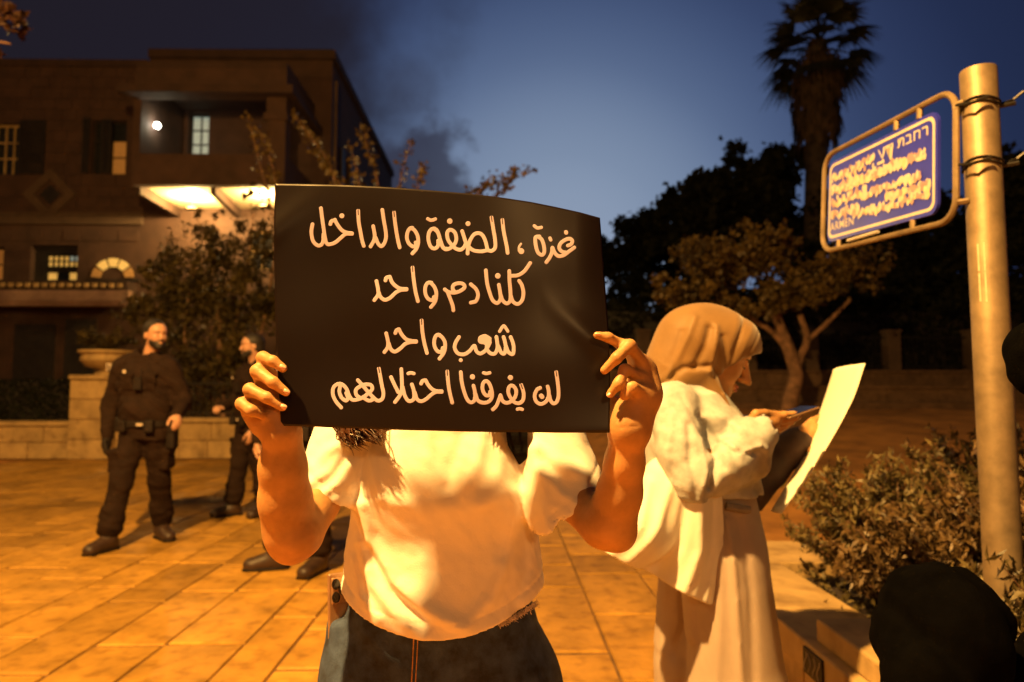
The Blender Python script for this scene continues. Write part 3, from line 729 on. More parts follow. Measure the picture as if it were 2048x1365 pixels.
# ------------------------------------------------------------------ low wall, pillar, urn, hedge, iron fence on the left
WY = 12.6
def stone_wall(name, label, cat, x0, x1, z0, rows, hgt, y0=WY, dep=.45, wmin=.45, cap=True, m=M['limestone']):
    w = empty(name, ((x0 + x1) / 2, y0 + dep / 2, z0)); tag(w, label, cat)
    off = np.array(w.location)
    bb = MB().box(x0 + .02, x1 - .02, y0 + .03, y0 + dep - .02, z0, z0 + rows * hgt - .01); bb.v = [tuple(np.array(p) - off) for p in bb.v]; bb.build('core', M['joint'], w)
    for r_ in range(rows):
        x = x0
        while x < x1 - .02:
            x2 = min(x + random.uniform(wmin, wmin * 1.6), x1)
            if x1 - x2 < wmin * .5: x2 = x1
            b = MB().box(x + .005, x2 - .005, y0 + random.uniform(0, .012), y0 + dep, z0 + r_ * hgt + .005, z0 + (r_ + 1) * hgt - .005)
            b.v = [tuple(np.array(p) - off) for p in b.v]; b.build('stone', m, w, bevel=.012, seg=1)
            x = x2
    if cap:
        x = x0
        while x < x1 - .02:
            x2 = min(x + 1.1, x1)
            b = MB().box(x + .004, x2 - .004, y0 - .05, y0 + dep + .03, z0 + rows * hgt, z0 + rows * hgt + .08); b.v = [tuple(np.array(p) - off) for p in b.v]; b.build('coping_stone', m, w, bevel=.01, seg=1)
            x = x2
    return w
pxX = lambda px, Y=WY: (px - 1000) * Y / F
stone_wall('low_stone_wall', 'low pale stone garden wall left of the pillar with the urn', 'wall', -11.5, pxX(157), 0, 2, .30)
stone_wall('low_stone_wall', 'low pale stone wall behind the officers, right of the urn pillar', 'wall', pxX(243), -3.0, 0, 2, .33)
pil = stone_wall('stone_pillar', 'square stone pillar carrying the round urn', 'pillar', pxX(158), pxX(242), 0, 4, .36, y0=WY - .12, dep=.78, wmin=.7)
ur = empty('stone_urn', (pxX(208), WY + .27, 1.525)); tag(ur, 'wide round stone urn planter standing on the pillar', 'urn')
MB().lathe([(.0, 0), (.22, 0), (.22, .04), (.13, .07), (.15, .10), (.36, .16), (.46, .27), (.45, .33), (.43, .37), (.50, .41), (.50, .455), (.44, .455), (.40, .38), (.0, .37)], n=36).build('bowl', M['limestone'], ur, smooth=True)
up_ = empty('urn_plant', (pxX(208), WY + .27, 1.89)); tag(up_, 'dark feathery plant growing out of the stone urn', 'plant')
fr = []
for k in range(16):
    a = random.uniform(0, 6.28); l = random.uniform(.35, .75)
    for t in np.linspace(.1, 1, 16):
        c = np.array([math.cos(a) * l * t, math.sin(a) * l * t, .55 * math.sin(t * 2.2) * l + .05])
        for _ in range(3): fr.append(c + rng.normal(size=3) * .03)
leaves_mesh('foliage', fr, .13, M['leaf_vine'], up_, 4)
MB().tube([(0, 0, -.05), (0, 0, .2)], .03, 6).build('stem', M['bark'], up_)
hd = empty('clipped_hedge', (-9.8, WY + .75, .6)); tag(hd, 'dark clipped hedge standing above the low wall at the left edge', 'hedge')
hc = np.stack([rng.uniform(-2.3, 2.05, 9000), rng.choice([-.28, .28], 9000) * rng.uniform(.75, 1.05, 9000), rng.uniform(-.1, .86, 9000)], 1)
leaves_mesh('foliage', hc, .075, M['leaf_dark'], hd, 1.8)
MB().box(-2.25, 2.0, -.22, .22, -.6, .8).build('twigs', M['dark'], hd)
fe = empty('iron_fence', (-5.0, WY + .25, .74)); tag(fe, 'black iron railing standing on the low wall behind the officers', 'fence')
MB().box(-2.0, 1.9, -.015, .015, .08, .11).build('rail', M['iron'], fe); MB().box(-2.0, 1.9, -.015, .015, .62, .65).build('rail', M['iron'], fe)
for x in np.arange(-1.95, 1.9, .125): MB().tube([(x, 0, 0), (x, 0, .72)], .011, 5).build('baluster', M['iron'], fe)

# vine and bushes in front of the building
vb = [(P(420, 560, 13.6), (1.0, .6, 1.25), 3), (P(350, 640, 13.5), (.85, .5, 1.0), 2.0), (P(480, 640, 13.5), (.9, .5, 1.3), 3), (P(430, 760, 13.4), (1.2, .45, .8), 2.6),
      (P(500, 490, 13.7), (.7, .5, .8), .7), (P(415, 455, 13.7), (.25, .4, .6), .3), (P(560, 560, 13.8), (.9, .5, 1.6), 2), (P(310, 560, 13.6), (.4, .3, .5), .5), (P(520, 400, 13.7), (.3, .3, .35), .08)]
tree('climbing_bush', 'tall loose bush with small olive leaves behind the officers, covering the balcony foot', 'bush', (-5.4, 13.6, 0), [(-5.4, 13.6, 0, .10), (-5.5, 13.6, 1.2, .08), (-5.6, 13.6, 3.0, .05)],
     [[(-5.5, 13.6, .8, .05), (-6.2, 13.5, 2.2, .03), (-6.0, 13.6, 4.2, .015)], [(-5.5, 13.6, .6, .05), (-4.8, 13.5, 2.0, .03), (-4.5, 13.7, 4.2, .015)], [(-5.5, 13.6, 1.4, .05), (-5.1, 13.6, 3.4, .02), (-5.0, 13.7, 4.8, .01)]],
     vb, 19000, .10, M['leaf_vine'], M['bark'], per=20, spread=.17)
sh = empty('shooting_shrub', (-3.2, 13.0, 0)); tag(sh, 'tall shrub with long bare shoots and small orange leaves rising above the black poster', 'shrub')
so = np.array(sh.location); st = MB(); lc = []
shoots = [[(620, 700), (560, 480), (520, 330), (496, 232)], [(640, 700), (600, 500), (555, 380), (547, 340), (520, 262)], [(680, 700), (680, 480), (664, 344), (625, 280), (590, 232)], [(700, 700), (700, 420), (655, 340), (632, 300)],
          [(760, 700), (770, 480), (752, 352), (735, 300), (727, 256)], [(800, 700), (815, 450), (800, 370), (822, 285)], [(840, 700), (830, 470), (835, 380), (850, 330)], [(900, 700), (930, 480), (965, 385), (1005, 360), (1060, 338)], [(920, 700), (940, 500), (985, 400), (1015, 372), (1026, 342)], [(930, 700), (930, 500), (950, 400), (985, 350)], [(700, 600), (720, 420), (715, 350), (700, 290)],
          [(880, 700), (900, 480), (930, 400), (962, 372)]]
for s_ in shoots:
    base = np.array([-3.2 + random.uniform(-.2, .2), 13.0, 0])
    pts = [base] + [P(x, y, 13.0 + random.uniform(-.2, .2)) for x, y in s_]
    c = catmull(pts, 8); c = [q - so for q in c]
    st.tube(c, list(np.linspace(.03, .006, len(c))), 5)
    for i, q in enumerate(c[10:]):
        for _ in range(5 if s_[-1][1] > 225 else 3):
            lc.append(q + rng.normal(size=3) * .055)
st.build('stem', M['bark'], sh); leaves_mesh('foliage', lc, .11, M['leaf_tree'], sh, 1.6)

# overhanging branch, top left
tree('overhanging_tree', 'tree whose dark reddish leaves hang into the top left corner', 'tree', (-8.2, 6.2, 0), [(-8.2, 6.2, 0, .17), (-8.0, 6.2, 2.2, .14), (-7.4, 6.2, 4.0, .10)],
     [[(-7.4, 6.2, 4.0, .09), (-5.8, 6.1, 5.2, .05), (-4.6, 6.0, 4.9, .02)], [(-7.4, 6.2, 4.0, .07), (-6.2, 6.1, 4.6, .03), (-4.4, 6.0, 4.35, .01)]],
     [((-5.2, 6.0, 4.9), (.9, .5, .35), 2), ((-4.62, 6.0, 4.62), (.42, .3, .22), 1.2), ((-4.75, 6.0, 4.3), (.35, .2, .1), .5), ((-7, 6.2, 5.3), (1.4, 1.0, .8), 1)], 1900, .085, M['leaf_over'], M['bark'], per=14, spread=.2)

# ------------------------------------------------------------------ garden wall with pillars and iron fence, right
RY = 18.0
def rz_(py, Y=RY): return P(1600, py, Y)[2]
gw = empty('garden_wall', (7.0, RY, tz(7, RY) - .2)); tag(gw, 'stepped stone retaining wall at the back right of the plaza', 'wall')
go_ = np.array(gw.location)
def gpart(name, mb, m, parent=gw, **kw):
    mb.v = [tuple(np.array(p) - go_) for p in mb.v]; return mb.build(name, m, parent, **kw)
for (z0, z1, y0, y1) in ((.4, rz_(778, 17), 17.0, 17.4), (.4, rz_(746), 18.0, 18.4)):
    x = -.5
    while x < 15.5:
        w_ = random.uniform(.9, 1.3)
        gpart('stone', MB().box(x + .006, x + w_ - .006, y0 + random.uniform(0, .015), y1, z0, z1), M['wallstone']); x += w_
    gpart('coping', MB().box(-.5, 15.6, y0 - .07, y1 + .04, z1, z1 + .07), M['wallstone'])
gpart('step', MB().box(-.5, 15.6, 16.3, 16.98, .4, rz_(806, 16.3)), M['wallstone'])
pxs = [1290, 1505, 1632, 1800, 1968, 2140]
for n_, px in enumerate(pxs):
    X = pxX(px, RY); zb = rz_(746) + .072; ztop = rz_(664)
    lab = ['stone fence pillar hidden in part by the raised hand', 'stone fence pillar just right of the headscarf', 'stone fence pillar between the two orange tree stems and the paper', 'stone fence pillar left of the steel sign pole, standing alone', 'stone fence pillar behind the steel pole', 'stone fence pillar at the right edge'][n_]
    pl = empty('fence_pillar', (X, RY + .2, zb)); tag(pl, lab, 'pillar', 'pillars of the garden fence')
    MB().box(-.17, .17, -.17, .17, 0, ztop - zb).build('shaft', M['trimstone'], pl, bevel=.01); MB().box(-.20, .20, -.20, .20, ztop - zb + .001, ztop - zb + .07).build('capstone', M['trimstone'], pl, bevel=.01)
for n_ in range(len(pxs) - 1):
    xa, xb = pxX(pxs[n_], RY) + .2, pxX(pxs[n_ + 1], RY) - .2; zb = rz_(746) + .072; h = rz_(670) - zb
    fn = empty('iron_fence', ((xa + xb) / 2, RY + .2, zb)); w_ = (xb - xa) / 2
    tag(fn, 'black iron fence panel ' + ['behind the headscarf', 'behind the bent tree stems', 'right of the tree between two pillars', 'left of the steel pole', 'right of the steel pole'][n_] + ' on the garden wall', 'fence', 'panels of the garden fence')
    MB().box(-w_, w_, -.02, .02, .08, .12).build('rail', M['iron'], fn); MB().box(-w_, w_, -.02, .02, h - .08, h - .04).build('rail', M['iron'], fn)
    bars = MB()
    for x in np.arange(-w_ + .06, w_, .11): bars.box(x - .012, x + .012, -.012, .012, 0, h)
    bars.build('bars', M['iron'], fn)['kind'] = 'stuff'
# small greenish frame and box seen between hand and headscarf
sf = empty('metal_frame', (pxX(1270, 14), 14, float(tz(pxX(1270, 14), 14)))); tag(sf, 'thin greenish metal frame standing behind the raised right hand', 'frame')
MB().tube([(-.55, 0, 0), (-.5, 0, 1.82 - sf.location.z + .25), (.14, 0, 1.82 - sf.location.z + .25), (.34, 0, 0)], .018, 6).build('tube', M['galv'], sf)

# ------------------------------------------------------------------ trees on the right
tb = float(tz(6.0, 14.5))
T = 14.2
tree('orange_lit_tree', 'small tree with bent forked orange stems and lamp lit spreading crown', 'tree', (pxX(1578, T), T, float(tz(5.9, T))),
     [tuple(P(1575, 845, T)) + (.17,), q4(1580, 800, T, .155), q4(1592, 752, T, .15), q4(1578, 700, T, .13), q4(1560, 655, T, .11), q4(1545, 600, T, .07)],
     [[q4(1592, 760, T, .09), q4(1600, 715, T, .085), q4(1614, 680, T, .075), q4(1600, 630, T, .06)], [q4(1578, 705, T, .07), q4(1545, 665, T, .06), q4(1505, 640, T, .05), q4(1440, 600, T, .03)], [q4(1614, 682, T, .05), q4(1650, 650, T, .05), q4(1700, 600, T, .03)]],
     [(P(1440, 530, T), (1.2, .9, .62), 3), (P(1360, 585, T - .3), (.8, .7, .35), 1.3), (P(1520, 490, T), (.8, .8, .55), 1.6), (P(1590, 590, T - .3), (.75, .6, .5), 1.6), (P(1660, 550, T + .3), (1.1, .9, .7), 1.8), (P(1470, 620, T - .3), (1.0, .6, .25), .9)], 15000, .105, M['leaf_tree'], M['bark'], per=22, spread=.15, aspect=1.7)
darks = [('broad dark evergreen behind the orange lit tree', 24, 1470, [(1470, 420, 2.1, 1.9, 2), (1400, 480, 1.8, 2.0, 1.6), (1510, 370, 1.2, 1.2, 1)], 5200),
         ('tall dark evergreen just left of the palm', 27, 1520, [(1530, 345, 1.5, 1.5, 1), (1515, 470, 2.2, 2.6, 2)], 4200),
         ('low dark tree at the poster edge against the glowing sky', 30, 1250, [(1265, 520, 2.0, 1.7, 1), (1190, 500, 1.0, .7, .5), (1320, 480, 1.4, 1.6, 1), (1240, 620, 3.0, 2.4, 1.6)], 5200),
         ('dark conifer between the poster and the palm', 28, 1400, [(1405, 380, .9, 1.1, .8), (1400, 480, 1.9, 2.2, 1.4), (1400, 620, 3.0, 2.2, 1.5)], 4600),
         ('dark mass of a tree behind the street sign', 23, 1760, [(1760, 470, 2.4, 2.2, 2), (1700, 560, 2.2, 1.8, 1.4), (1820, 600, 2.4, 1.8, 1.4)], 6200),
         ('dark tree at the right edge behind the steel pole', 21, 1990, [(1990, 450, 2.0, 1.8, 2), (2060, 420, 1.6, 1.6, 1.5), (1930, 580, 2.2, 1.6, 1.4), (2060, 600, 2.4, 1.6, 1.4)], 6500),
         ('dark undergrowth tree above the garden fence', 20.5, 1640, [(1560, 630, 2.2, 1.0, 1), (1760, 640, 2.4, .9, 1), (1400, 650, 2.2, .9, 1), (1900, 650, 2.4, 1.0, 1), (1240, 660, 2.0, .9, 1)], 7000)]
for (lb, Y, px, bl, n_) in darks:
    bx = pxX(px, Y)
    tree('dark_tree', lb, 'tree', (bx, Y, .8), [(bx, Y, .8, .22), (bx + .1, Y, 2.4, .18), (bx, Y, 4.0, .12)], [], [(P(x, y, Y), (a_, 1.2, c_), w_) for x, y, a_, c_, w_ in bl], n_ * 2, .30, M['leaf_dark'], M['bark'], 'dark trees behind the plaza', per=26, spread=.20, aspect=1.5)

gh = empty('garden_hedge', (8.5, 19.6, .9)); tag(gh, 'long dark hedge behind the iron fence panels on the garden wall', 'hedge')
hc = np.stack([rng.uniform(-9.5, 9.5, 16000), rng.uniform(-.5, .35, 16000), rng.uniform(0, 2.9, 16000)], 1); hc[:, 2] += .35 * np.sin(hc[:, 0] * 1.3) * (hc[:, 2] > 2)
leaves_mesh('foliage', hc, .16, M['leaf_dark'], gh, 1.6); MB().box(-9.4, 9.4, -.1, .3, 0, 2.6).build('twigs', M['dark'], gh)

# palm
PY = 25.0
pc = P(1635, 85, PY); pm = empty('fan_palm', (pxX(1630, PY), PY, .9)); tag(pm, 'tall fan palm in silhouette with a skirt of dead fronds', 'palm tree')
po = np.array(pm.location)
MB().tube([np.array([0, 0, 0]), P(1630, 480, PY) - po, pc - po], [.42, .40, .36], 16).build('trunk', M['palm_trunk'], pm, smooth=True)
def frond(base, d, L_, droop, m, name, parent, fan=.95, nseg=15, spread_=1.15):
    d = np.array(d, float); d /= np.linalg.norm(d)
    side = np.cross(d, [0, 0, 1.0]); side = side / (np.linalg.norm(side) + 1e-6); up = np.cross(side, d)
    b = MB(); tip = base + d * L_ - np.array([0, 0, droop * L_ * .3]); b.tube([base, (base + tip) / 2 + up * .05, tip], [.035, .028, .02], 5)
    for k in range(nseg):
        a = (k / (nseg - 1) - .5) * 2 * spread_
        dd = d * math.cos(a) + side * math.sin(a); l = fan * random.uniform(.85, 1.08) * (1 - .18 * abs(a))
        w_ = .055; s2 = np.cross(dd, up); s2 /= np.linalg.norm(s2) + 1e-6
        mid = tip + dd * l * .55 - np.array([0, 0, droop * .10 * l]); end = tip + dd * l - np.array([0, 0, droop * .5 * l + abs(a) * .08])
        b.add([tip - s2 * .012, tip + s2 * .012, mid + s2 * w_, mid - s2 * w_, end, mid + up * .03], [(0, 1, 2, 5), (0, 5, 3), (5, 2, 4), (3, 5, 4)])
    return b.build(name, m, parent)
top = pc - po
for k in range(46):
    a = k * 2.399; el = math.radians(85 - 115 * (k / 45) ** .85 + random.uniform(-8, 8))
    d = (math.cos(a) * math.cos(el), math.sin(a) * math.cos(el), math.sin(el))
    frond(top + np.array([0, 0, .3 - .7 * k / 46]), d, random.uniform(1.0, 1.35), .35 + .6 * (k / 46), M['palm_frond'], 'frond', pm, fan=random.uniform(1.15, 1.45))
sk = MB(); zt = top[2] - .3; 
for k in range(520):
    a = random.uniform(0, 6.28); t = random.random() ** .8; z = zt - t * 3.2
    rr = (.62 + .38 * math.sin(min(1, t * 2.4) * math.pi * .5)) * (1.15 - .45 * t) * random.uniform(.75, 1.1)
    l = random.uniform(.5, 1.15); w_ = random.uniform(.03, .09)
    p0 = np.array([math.cos(a) * rr * .75 + top[0] * z / top[2], math.sin(a) * rr * .75, z]); p1 = p0 + np.array([math.cos(a) * .22, math.sin(a) * .22, -l * .5]); p2 = p1 + np.array([math.cos(a) * random.uniform(-.08, .1), math.sin(a) * .05, -l * .5])
    s2 = np.array([-math.sin(a), math.cos(a), 0]) * w_
    sk.add([p0 - s2, p0 + s2, p1 + s2 * 1.3, p1 - s2 * 1.3, p2 + s2 * .3, p2 - s2 * .3], [(0, 1, 2, 3), (3, 2, 4, 5)])
sk.build('dead_fronds', M['palm_dead'], pm)['kind'] = 'stuff'

# ------------------------------------------------------------------ raised planter on the right
plt_ = empty('stone_planter', (1.9, 2.2, 0)); tag(plt_, 'low planter with broad pale stone coping, holding shrubs', 'planter')
ppo = np.array(plt_.location)
def ppart(name, mb, m, parent=plt_, **kw):
    mb.v = [tuple(np.array(p) - ppo) for p in mb.v]; return mb.build(name, m, parent, **kw)
XO = 1.0; XI = 1.335; YB = 3.77; YI = 3.30; ZC = .43
ys_ = [.5, 1.25, 1.9, 2.62, 3.30]
for i in range(4): ppart('coping_stone', MB().box(XO, XI, ys_[i] + .002, ys_[i + 1] - .002, ZC - .10, ZC), M['limestone'], bevel=.008)
xs_ = [XO, 1.62, 2.3, 3.1, 3.8]
for i in range(4): ppart('coping_stone', MB().box(xs_[i] + .002, xs_[i + 1] - .002, YI + .002, YB, ZC - .10, ZC - .001), M['limestone'], bevel=.008)
ys2 = [.5, .95, 1.5, 2.05, 2.35, 2.9, 3.74]
for i in range(6): ppart('wall_stone', MB().box(XO + .02, XO + .28, ys2[i] + .003, ys2[i + 1] - .003, 0, ZC - .104), M['limestone'], bevel=.008)
for i in range(4): ppart('wall_stone', MB().box(xs_[i] + (.285 if i == 0 else .003), xs_[i + 1] - .003, YB - .3, YB - .03, 0, ZC - .104), M['limestone'], bevel=.008)
ppart('raised_block', MB().box(XO + .035, XI + .015, .55, 2.28, ZC + .001, ZC + .075), M['limestone'], bevel=.008)
ppart('soil', MB().box(XO + .29, 3.8, .5, YB - .31, .05, ZC - .07), M['soil'])
pq = MB().box(XO - .008, XO - .0005, 2.155, 2.285, .335, .415)
pq_o = ppart('marked_tile', pq, M['dark'])
sq = MB()
for (y0, ph) in ((2.175, 0), (2.205, 1.2), (2.24, 2.1), (2.265, .5)):
    pts = [(XO - .009, y0 + .010 * math.sin(t * 5 + ph), .345 + .06 * t) for t in np.linspace(0, 1, 10)]
    sq.tube(pts, .0018, 5)
sq.v = [tuple(np.array(p) - ppo) for p in sq.v]; sq.build('scribble', M['sign_white'], pq_o)
# shrubs
def shrub(x, y, h, r_, n, m, lab, lean=-.1):
    s = empty('leafy_shrub', (x, y, ZC - .08)); tag(s, lab, 'shrub', 'shrubs in the stone planter')
    st = MB(); lc = []; ld = []
    for k in range(n):
        a = random.uniform(0, 6.28); rr = r_ * math.sqrt(random.random()); hh = h * random.uniform(.55, 1.05) * (1 - .35 * (rr / r_) ** 2)
        b0 = np.array([.25 * rr * math.cos(a), .25 * rr * math.sin(a), 0]); b2 = np.array([rr * math.cos(a) + lean * hh, rr * math.sin(a), hh]); b1 = (b0 + b2) / 2 + np.array([.02, 0, hh * .12])
        c = catmull([b0, b1, b2], 5); st.tube(c, list(np.linspace(.004, .0015, len(c))), 4)
        for q in np.linspace(.25, 1, 17):
            i = q * (len(c) - 1); i0 = min(int(i), len(c) - 2); p = c[i0] + (c[i0 + 1] - c[i0]) * (i - i0)
            for _ in range(3): lc.append(p + rng.normal(size=3) * .012)
    st.build('stem', M['bark'], s)['kind'] = 'stuff'; leaves_mesh('foliage', lc, .044, m, s, 3.6, up=.55)
shrub(1.66, 3.0, .62, .36, 170, M['leaf_shrub'], 'rounded shrub with narrow leaves at the far corner of the planter')
shrub(1.60, 2.60, .46, .32, 150, M['leaf_red'], 'rusty leaved shrub spilling over the inner coping edge')
shrub(2.22, 3.0, .80, .42, 200, M['leaf_shrub'], 'tall narrow leaved shrub right behind the steel pole')
shrub(1.96, 2.5, .70, .40, 190, M['leaf_red'], 'dry looking brown shrub left of the steel pole foot')
shrub(2.8, 2.9, .82, .42, 170, M['leaf_shrub'], 'shrub at the right edge of the planter')
shrub(1.58, 2.12, .38, .28, 110, M['leaf_shrub'], 'low dark green shrub in the shade beside the raised block')
shrub(1.95, 1.95, .52, .36, 120, M['leaf_shrub'], 'shaded green shrub below the steel pole', lean=0)
shrub(1.47, 1.66, .52, .24, 110, M['leaf_shrub'], 'dark shrub in front of the foot of the steel pole', lean=-.30)
gcz = np.stack([rng.uniform(XI + .01, 3.5, 2600), rng.uniform(1.3, YI - .03, 2600), rng.uniform(ZC - .07, ZC + .04, 2600)], 1) - ppo
leaves_mesh('ground_cover', gcz, .04, M['leaf_shrub'], plt_, 2.2)
ll = []
for k, (x, y) in enumerate([(1629, 1165), (1673, 1211), (1640, 1198), (1590, 1130)]):
    Y = (CAM_H - ZC) * F / (y - 780)
    ff = leaves_mesh('fallen_leaf', [[0, 0, 0]], .035, M['leaf_red'], None, 2.6, kind=None); ff.location = (pxX(x, Y), Y, ZC + .004); ff.rotation_euler = (0, 0, k)
    tag(ff, 'dry fallen leaf on the planter coping, ' + ['nearest the middle of the slab', 'close to the raised block', 'between the other two by the soil edge', 'at the inner corner'][k], 'leaf', 'fallen leaves on the coping')

# ------------------------------------------------------------------ steel pole and street sign
PX, PYY = 1.352, 1.85
pole = empty('steel_pole', (PX, PYY, ZC - .08)); tag(pole, 'round galvanised steel pole standing in the planter, carrying the street sign', 'pole')
zt_ = P(1962, 141, PYY)[2] - (ZC - .08)
MB().lathe([(.0455, 0), (.0455, zt_ - .004), (.044, zt_), (.038, zt_), (.038, zt_ - .12), (.0, zt_ - .12)], n=40).build('tube', M['galv'], pole, smooth=True)
def clamp(pz, nm='band'):
    b = MB(); z = pz - (ZC - .08)
    for dz in (-.006, .006):
        b.tube([(.0485 * math.cos(a), .0485 * math.sin(a), z + dz + .006 * math.sin(a * 2)) for a in np.linspace(0, 2 * math.pi, 25)], .0028, 6)
    b.tube([(.05, -.01, z), (.085, -.015, z + .012), (.105, -.03, z + .03)], .004, 6)
    b.tube([(.05, -.01, z - .005), (.08, -.03, z - .004)], .0065, 6)
    b.tube([(-.05, -.005, z), (-.075, -.012, z - .004), (-.06, -.045, z - .012), (-.02, -.06, z)], .004, 6)
    return b.build(nm, M['iron'], pole)
zA = P(1930, 212, PYY)[2]; zB = P(1930, 330, PYY)[2]
clamp(zA); clamp(zB)
t_ = MB()
for (y0, y1, w_) in ((490, 545, .011), (548, 605, .012)):
    za, zb_ = P(1940, y0, PYY)[2] - (ZC - .08), P(1940, y1, PYY)[2] - (ZC - .08)
    a0 = math.radians(205); a1 = math.radians(228)
    t_.add([(.046 * math.cos(a0), .046 * math.sin(a0), zb_), (.046 * math.cos(a1), .046 * math.sin(a1), zb_ - .003), (.046 * math.cos(a1), .046 * math.sin(a1), za), (.046 * math.cos(a0), .046 * math.sin(a0), za - .002)], [(0, 1, 2, 3)])
t_.build('tape_strip', M['tape'], pole)
# the sign runs away from the camera beside the pole
sgn = empty('street_sign', (1.235, 2.2, 1.9)); tag(sgn, 'blue street name sign with white border in a bent tube frame', 'sign')
s_o = np.array(sgn.location)
SYr, SYl = 1.865, 2.56
A_ = P(1912, 176, SYr); B_ = P(1650, 314, SYl); C_ = P(1645, 505, SYl); D_ = P(1912, 440, SYr)
def SP(u, v, off=0.0):
    """u: 0 far end .. 1 at the pole, v: 0 bottom .. 1 top of the frame rectangle"""
    p = (C_ * (1 - u) + D_ * u) * (1 - v) + (B_ * (1 - u) + A_ * u) * v
    return p + np.array([-off, 0, 0]) - s_o
def frame_loop(u0, u1, v0, v1, ru, rv, n=6):
    pts = []
    for (cu, cv, a0) in ((u1 - ru, v1 - rv, 0), (u0 + ru, v1 - rv, 90), (u0 + ru, v0 + rv, 180), (u1 - ru, v0 + rv, 270)):
        for k in range(n + 1):
            a = math.radians(a0 + 90 * k / n); pts.append((cu + ru * math.cos(a), cv + rv * math.sin(a)))
    return pts + [pts[0]]
MB().tube([SP(u, v) for u, v in frame_loop(0, 1, 0, 1, .09, .17)], .0095, 8, caps=False).build('tube_frame', M['galv'], sgn, smooth=True)
pu0, pu1, pv0, pv1 = .055, .90, .085, .90
lp = frame_loop(pu0, pu1, pv0, pv1, .045, .09)[:-1]; n_ = len(lp)
pb = MB(); pb.add([SP(u, v, .004) for u, v in lp] + [SP(u, v, -.006) for u, v in lp], [tuple(range(n_)), tuple(range(2 * n_ - 1, n_ - 1, -1))] + [(i, (i + 1) % n_ + 0, (i + 1) % n_ + n_, i + n_) for i in range(n_)])
pb.build('sign_plate', M['sign_blue'], sgn)
o1 = frame_loop(pu0 + .012, pu1 - .012, pv0 + .03, pv1 - .03, .04, .075)[:-1]; o2 = frame_loop(pu0 + .027, pu1 - .027, pv0 + .056, pv1 - .056, .033, .06)[:-1]
bd = MB(); bd.add([SP(u, v, .0052) for u, v in o1] + [SP(u, v, .0052) for u, v in o2], [(i, (i + 1) % n_, (i + 1) % n_ + n_, i + n_) for i in range(n_)]); bd.build('border', M['sign_white'], sgn)
for (u, v0_, v1_) in ((.16, 0, .085), (.74, 0, .085), (.62, .90, 1.0), (.78, .90, 1.0)): MB().tube([SP(u, v0_, .0), SP(u, v1_ , .0)], .009, 6).build('lug', M['galv'], sgn)
MB().tube([SP(.27, .045, .012), SP(.52, .055, .012)], .0055, 6).build('light_tube', M['sign_white'], sgn)
for v in (.13, .87): MB().tube([SP(1.0, v), np.array([PX - .045, PYY, (SP(1.0, v) + s_o)[2]]) - s_o], .009, 6).build('bracket', M['galv'], sgn)
def sign_text(s, u0, u1, v0, v1, name='lettering', space=1.0):
    cu = bpy.data.curves.new('t', 'FONT'); cu.body = s; cu.space_character = space; cu.offset = .012
    o = bpy.data.objects.new('t', cu); COL.objects.link(o); dg = bpy.context.evaluated_depsgraph_get(); dg.update()
    me = bpy.data.meshes.new_from_object(o.evaluated_get(dg)); bpy.data.objects.remove(o)
    v = np.array([x.co[:] for x in me.vertices])
    if not len(v): return
    lo, hi = v.min(0), v.max(0)
    for x in me.vertices:
        a = (x.co[0] - lo[0]) / (hi[0] - lo[0]); b = (x.co[1] - lo[1]) / (hi[1] - lo[1])
        x.co = Vector(SP(u0 + (u1 - u0) * a, v0 + (v1 - v0) * b, .0056))
    me.name = name; link_mesh(name, me, M['sign_white'], sgn)
sign_text('\u05ea\u05d1\u05d7\u05e8', .64, .845, .73, .81, space=1.1)     # written right to left
sign_text('\u05e6\u05d3', .49, .61, .66, .80)
sign_text('ARMEN', .085, .30, .19, .27, space=1.1)
# the unreadable lines are blanked out: rows of pale patches stand in
pt = {0: MB(), 1: MB(), 2: MB()}
r8 = np.random.default_rng(3)
for row, (vc, ua, ub, hh) in enumerate([(.72, .09, .46, .085), (.60, .09, .82, .06), (.585, .10, .60, .05), (.47, .09, .40, .07), (.43, .36, .80, .045), (.34, .09, .34, .06), (.27, .30, .84, .06), (.335, .56, .86, .05)]):
    u = ua
    while u < ub:
        w_ = r8.uniform(.010, .026)
        for q in range(2):
            vv = vc + r8.uniform(-hh * .55, hh * .55); k_ = r8.integers(5, 7); a0 = r8.uniform(0, 6)
            rad = r8.uniform(.022, .045)
            ring = [SP(u + w_ * .5 + rad * .36 * math.cos(a0 + 6.283 * i / k_) * r8.uniform(.7, 1.2), vv + rad * math.sin(a0 + 6.283 * i / k_) * r8.uniform(.7, 1.2), .0056 + .00004 * r8.integers(0, 30)) for i in range(k_)]
            pt[int(r8.choice([0, 0, 0, 1, 1, 2]))].add(ring, [tuple(range(k_))])
        u += w_ * .8
for k_ in (0, 1, 2): pt[k_].build('lettering_patches', (M['sign_white'], M['sign_mauve'], M['tape'])[k_], sgn)['kind'] = 'stuff'

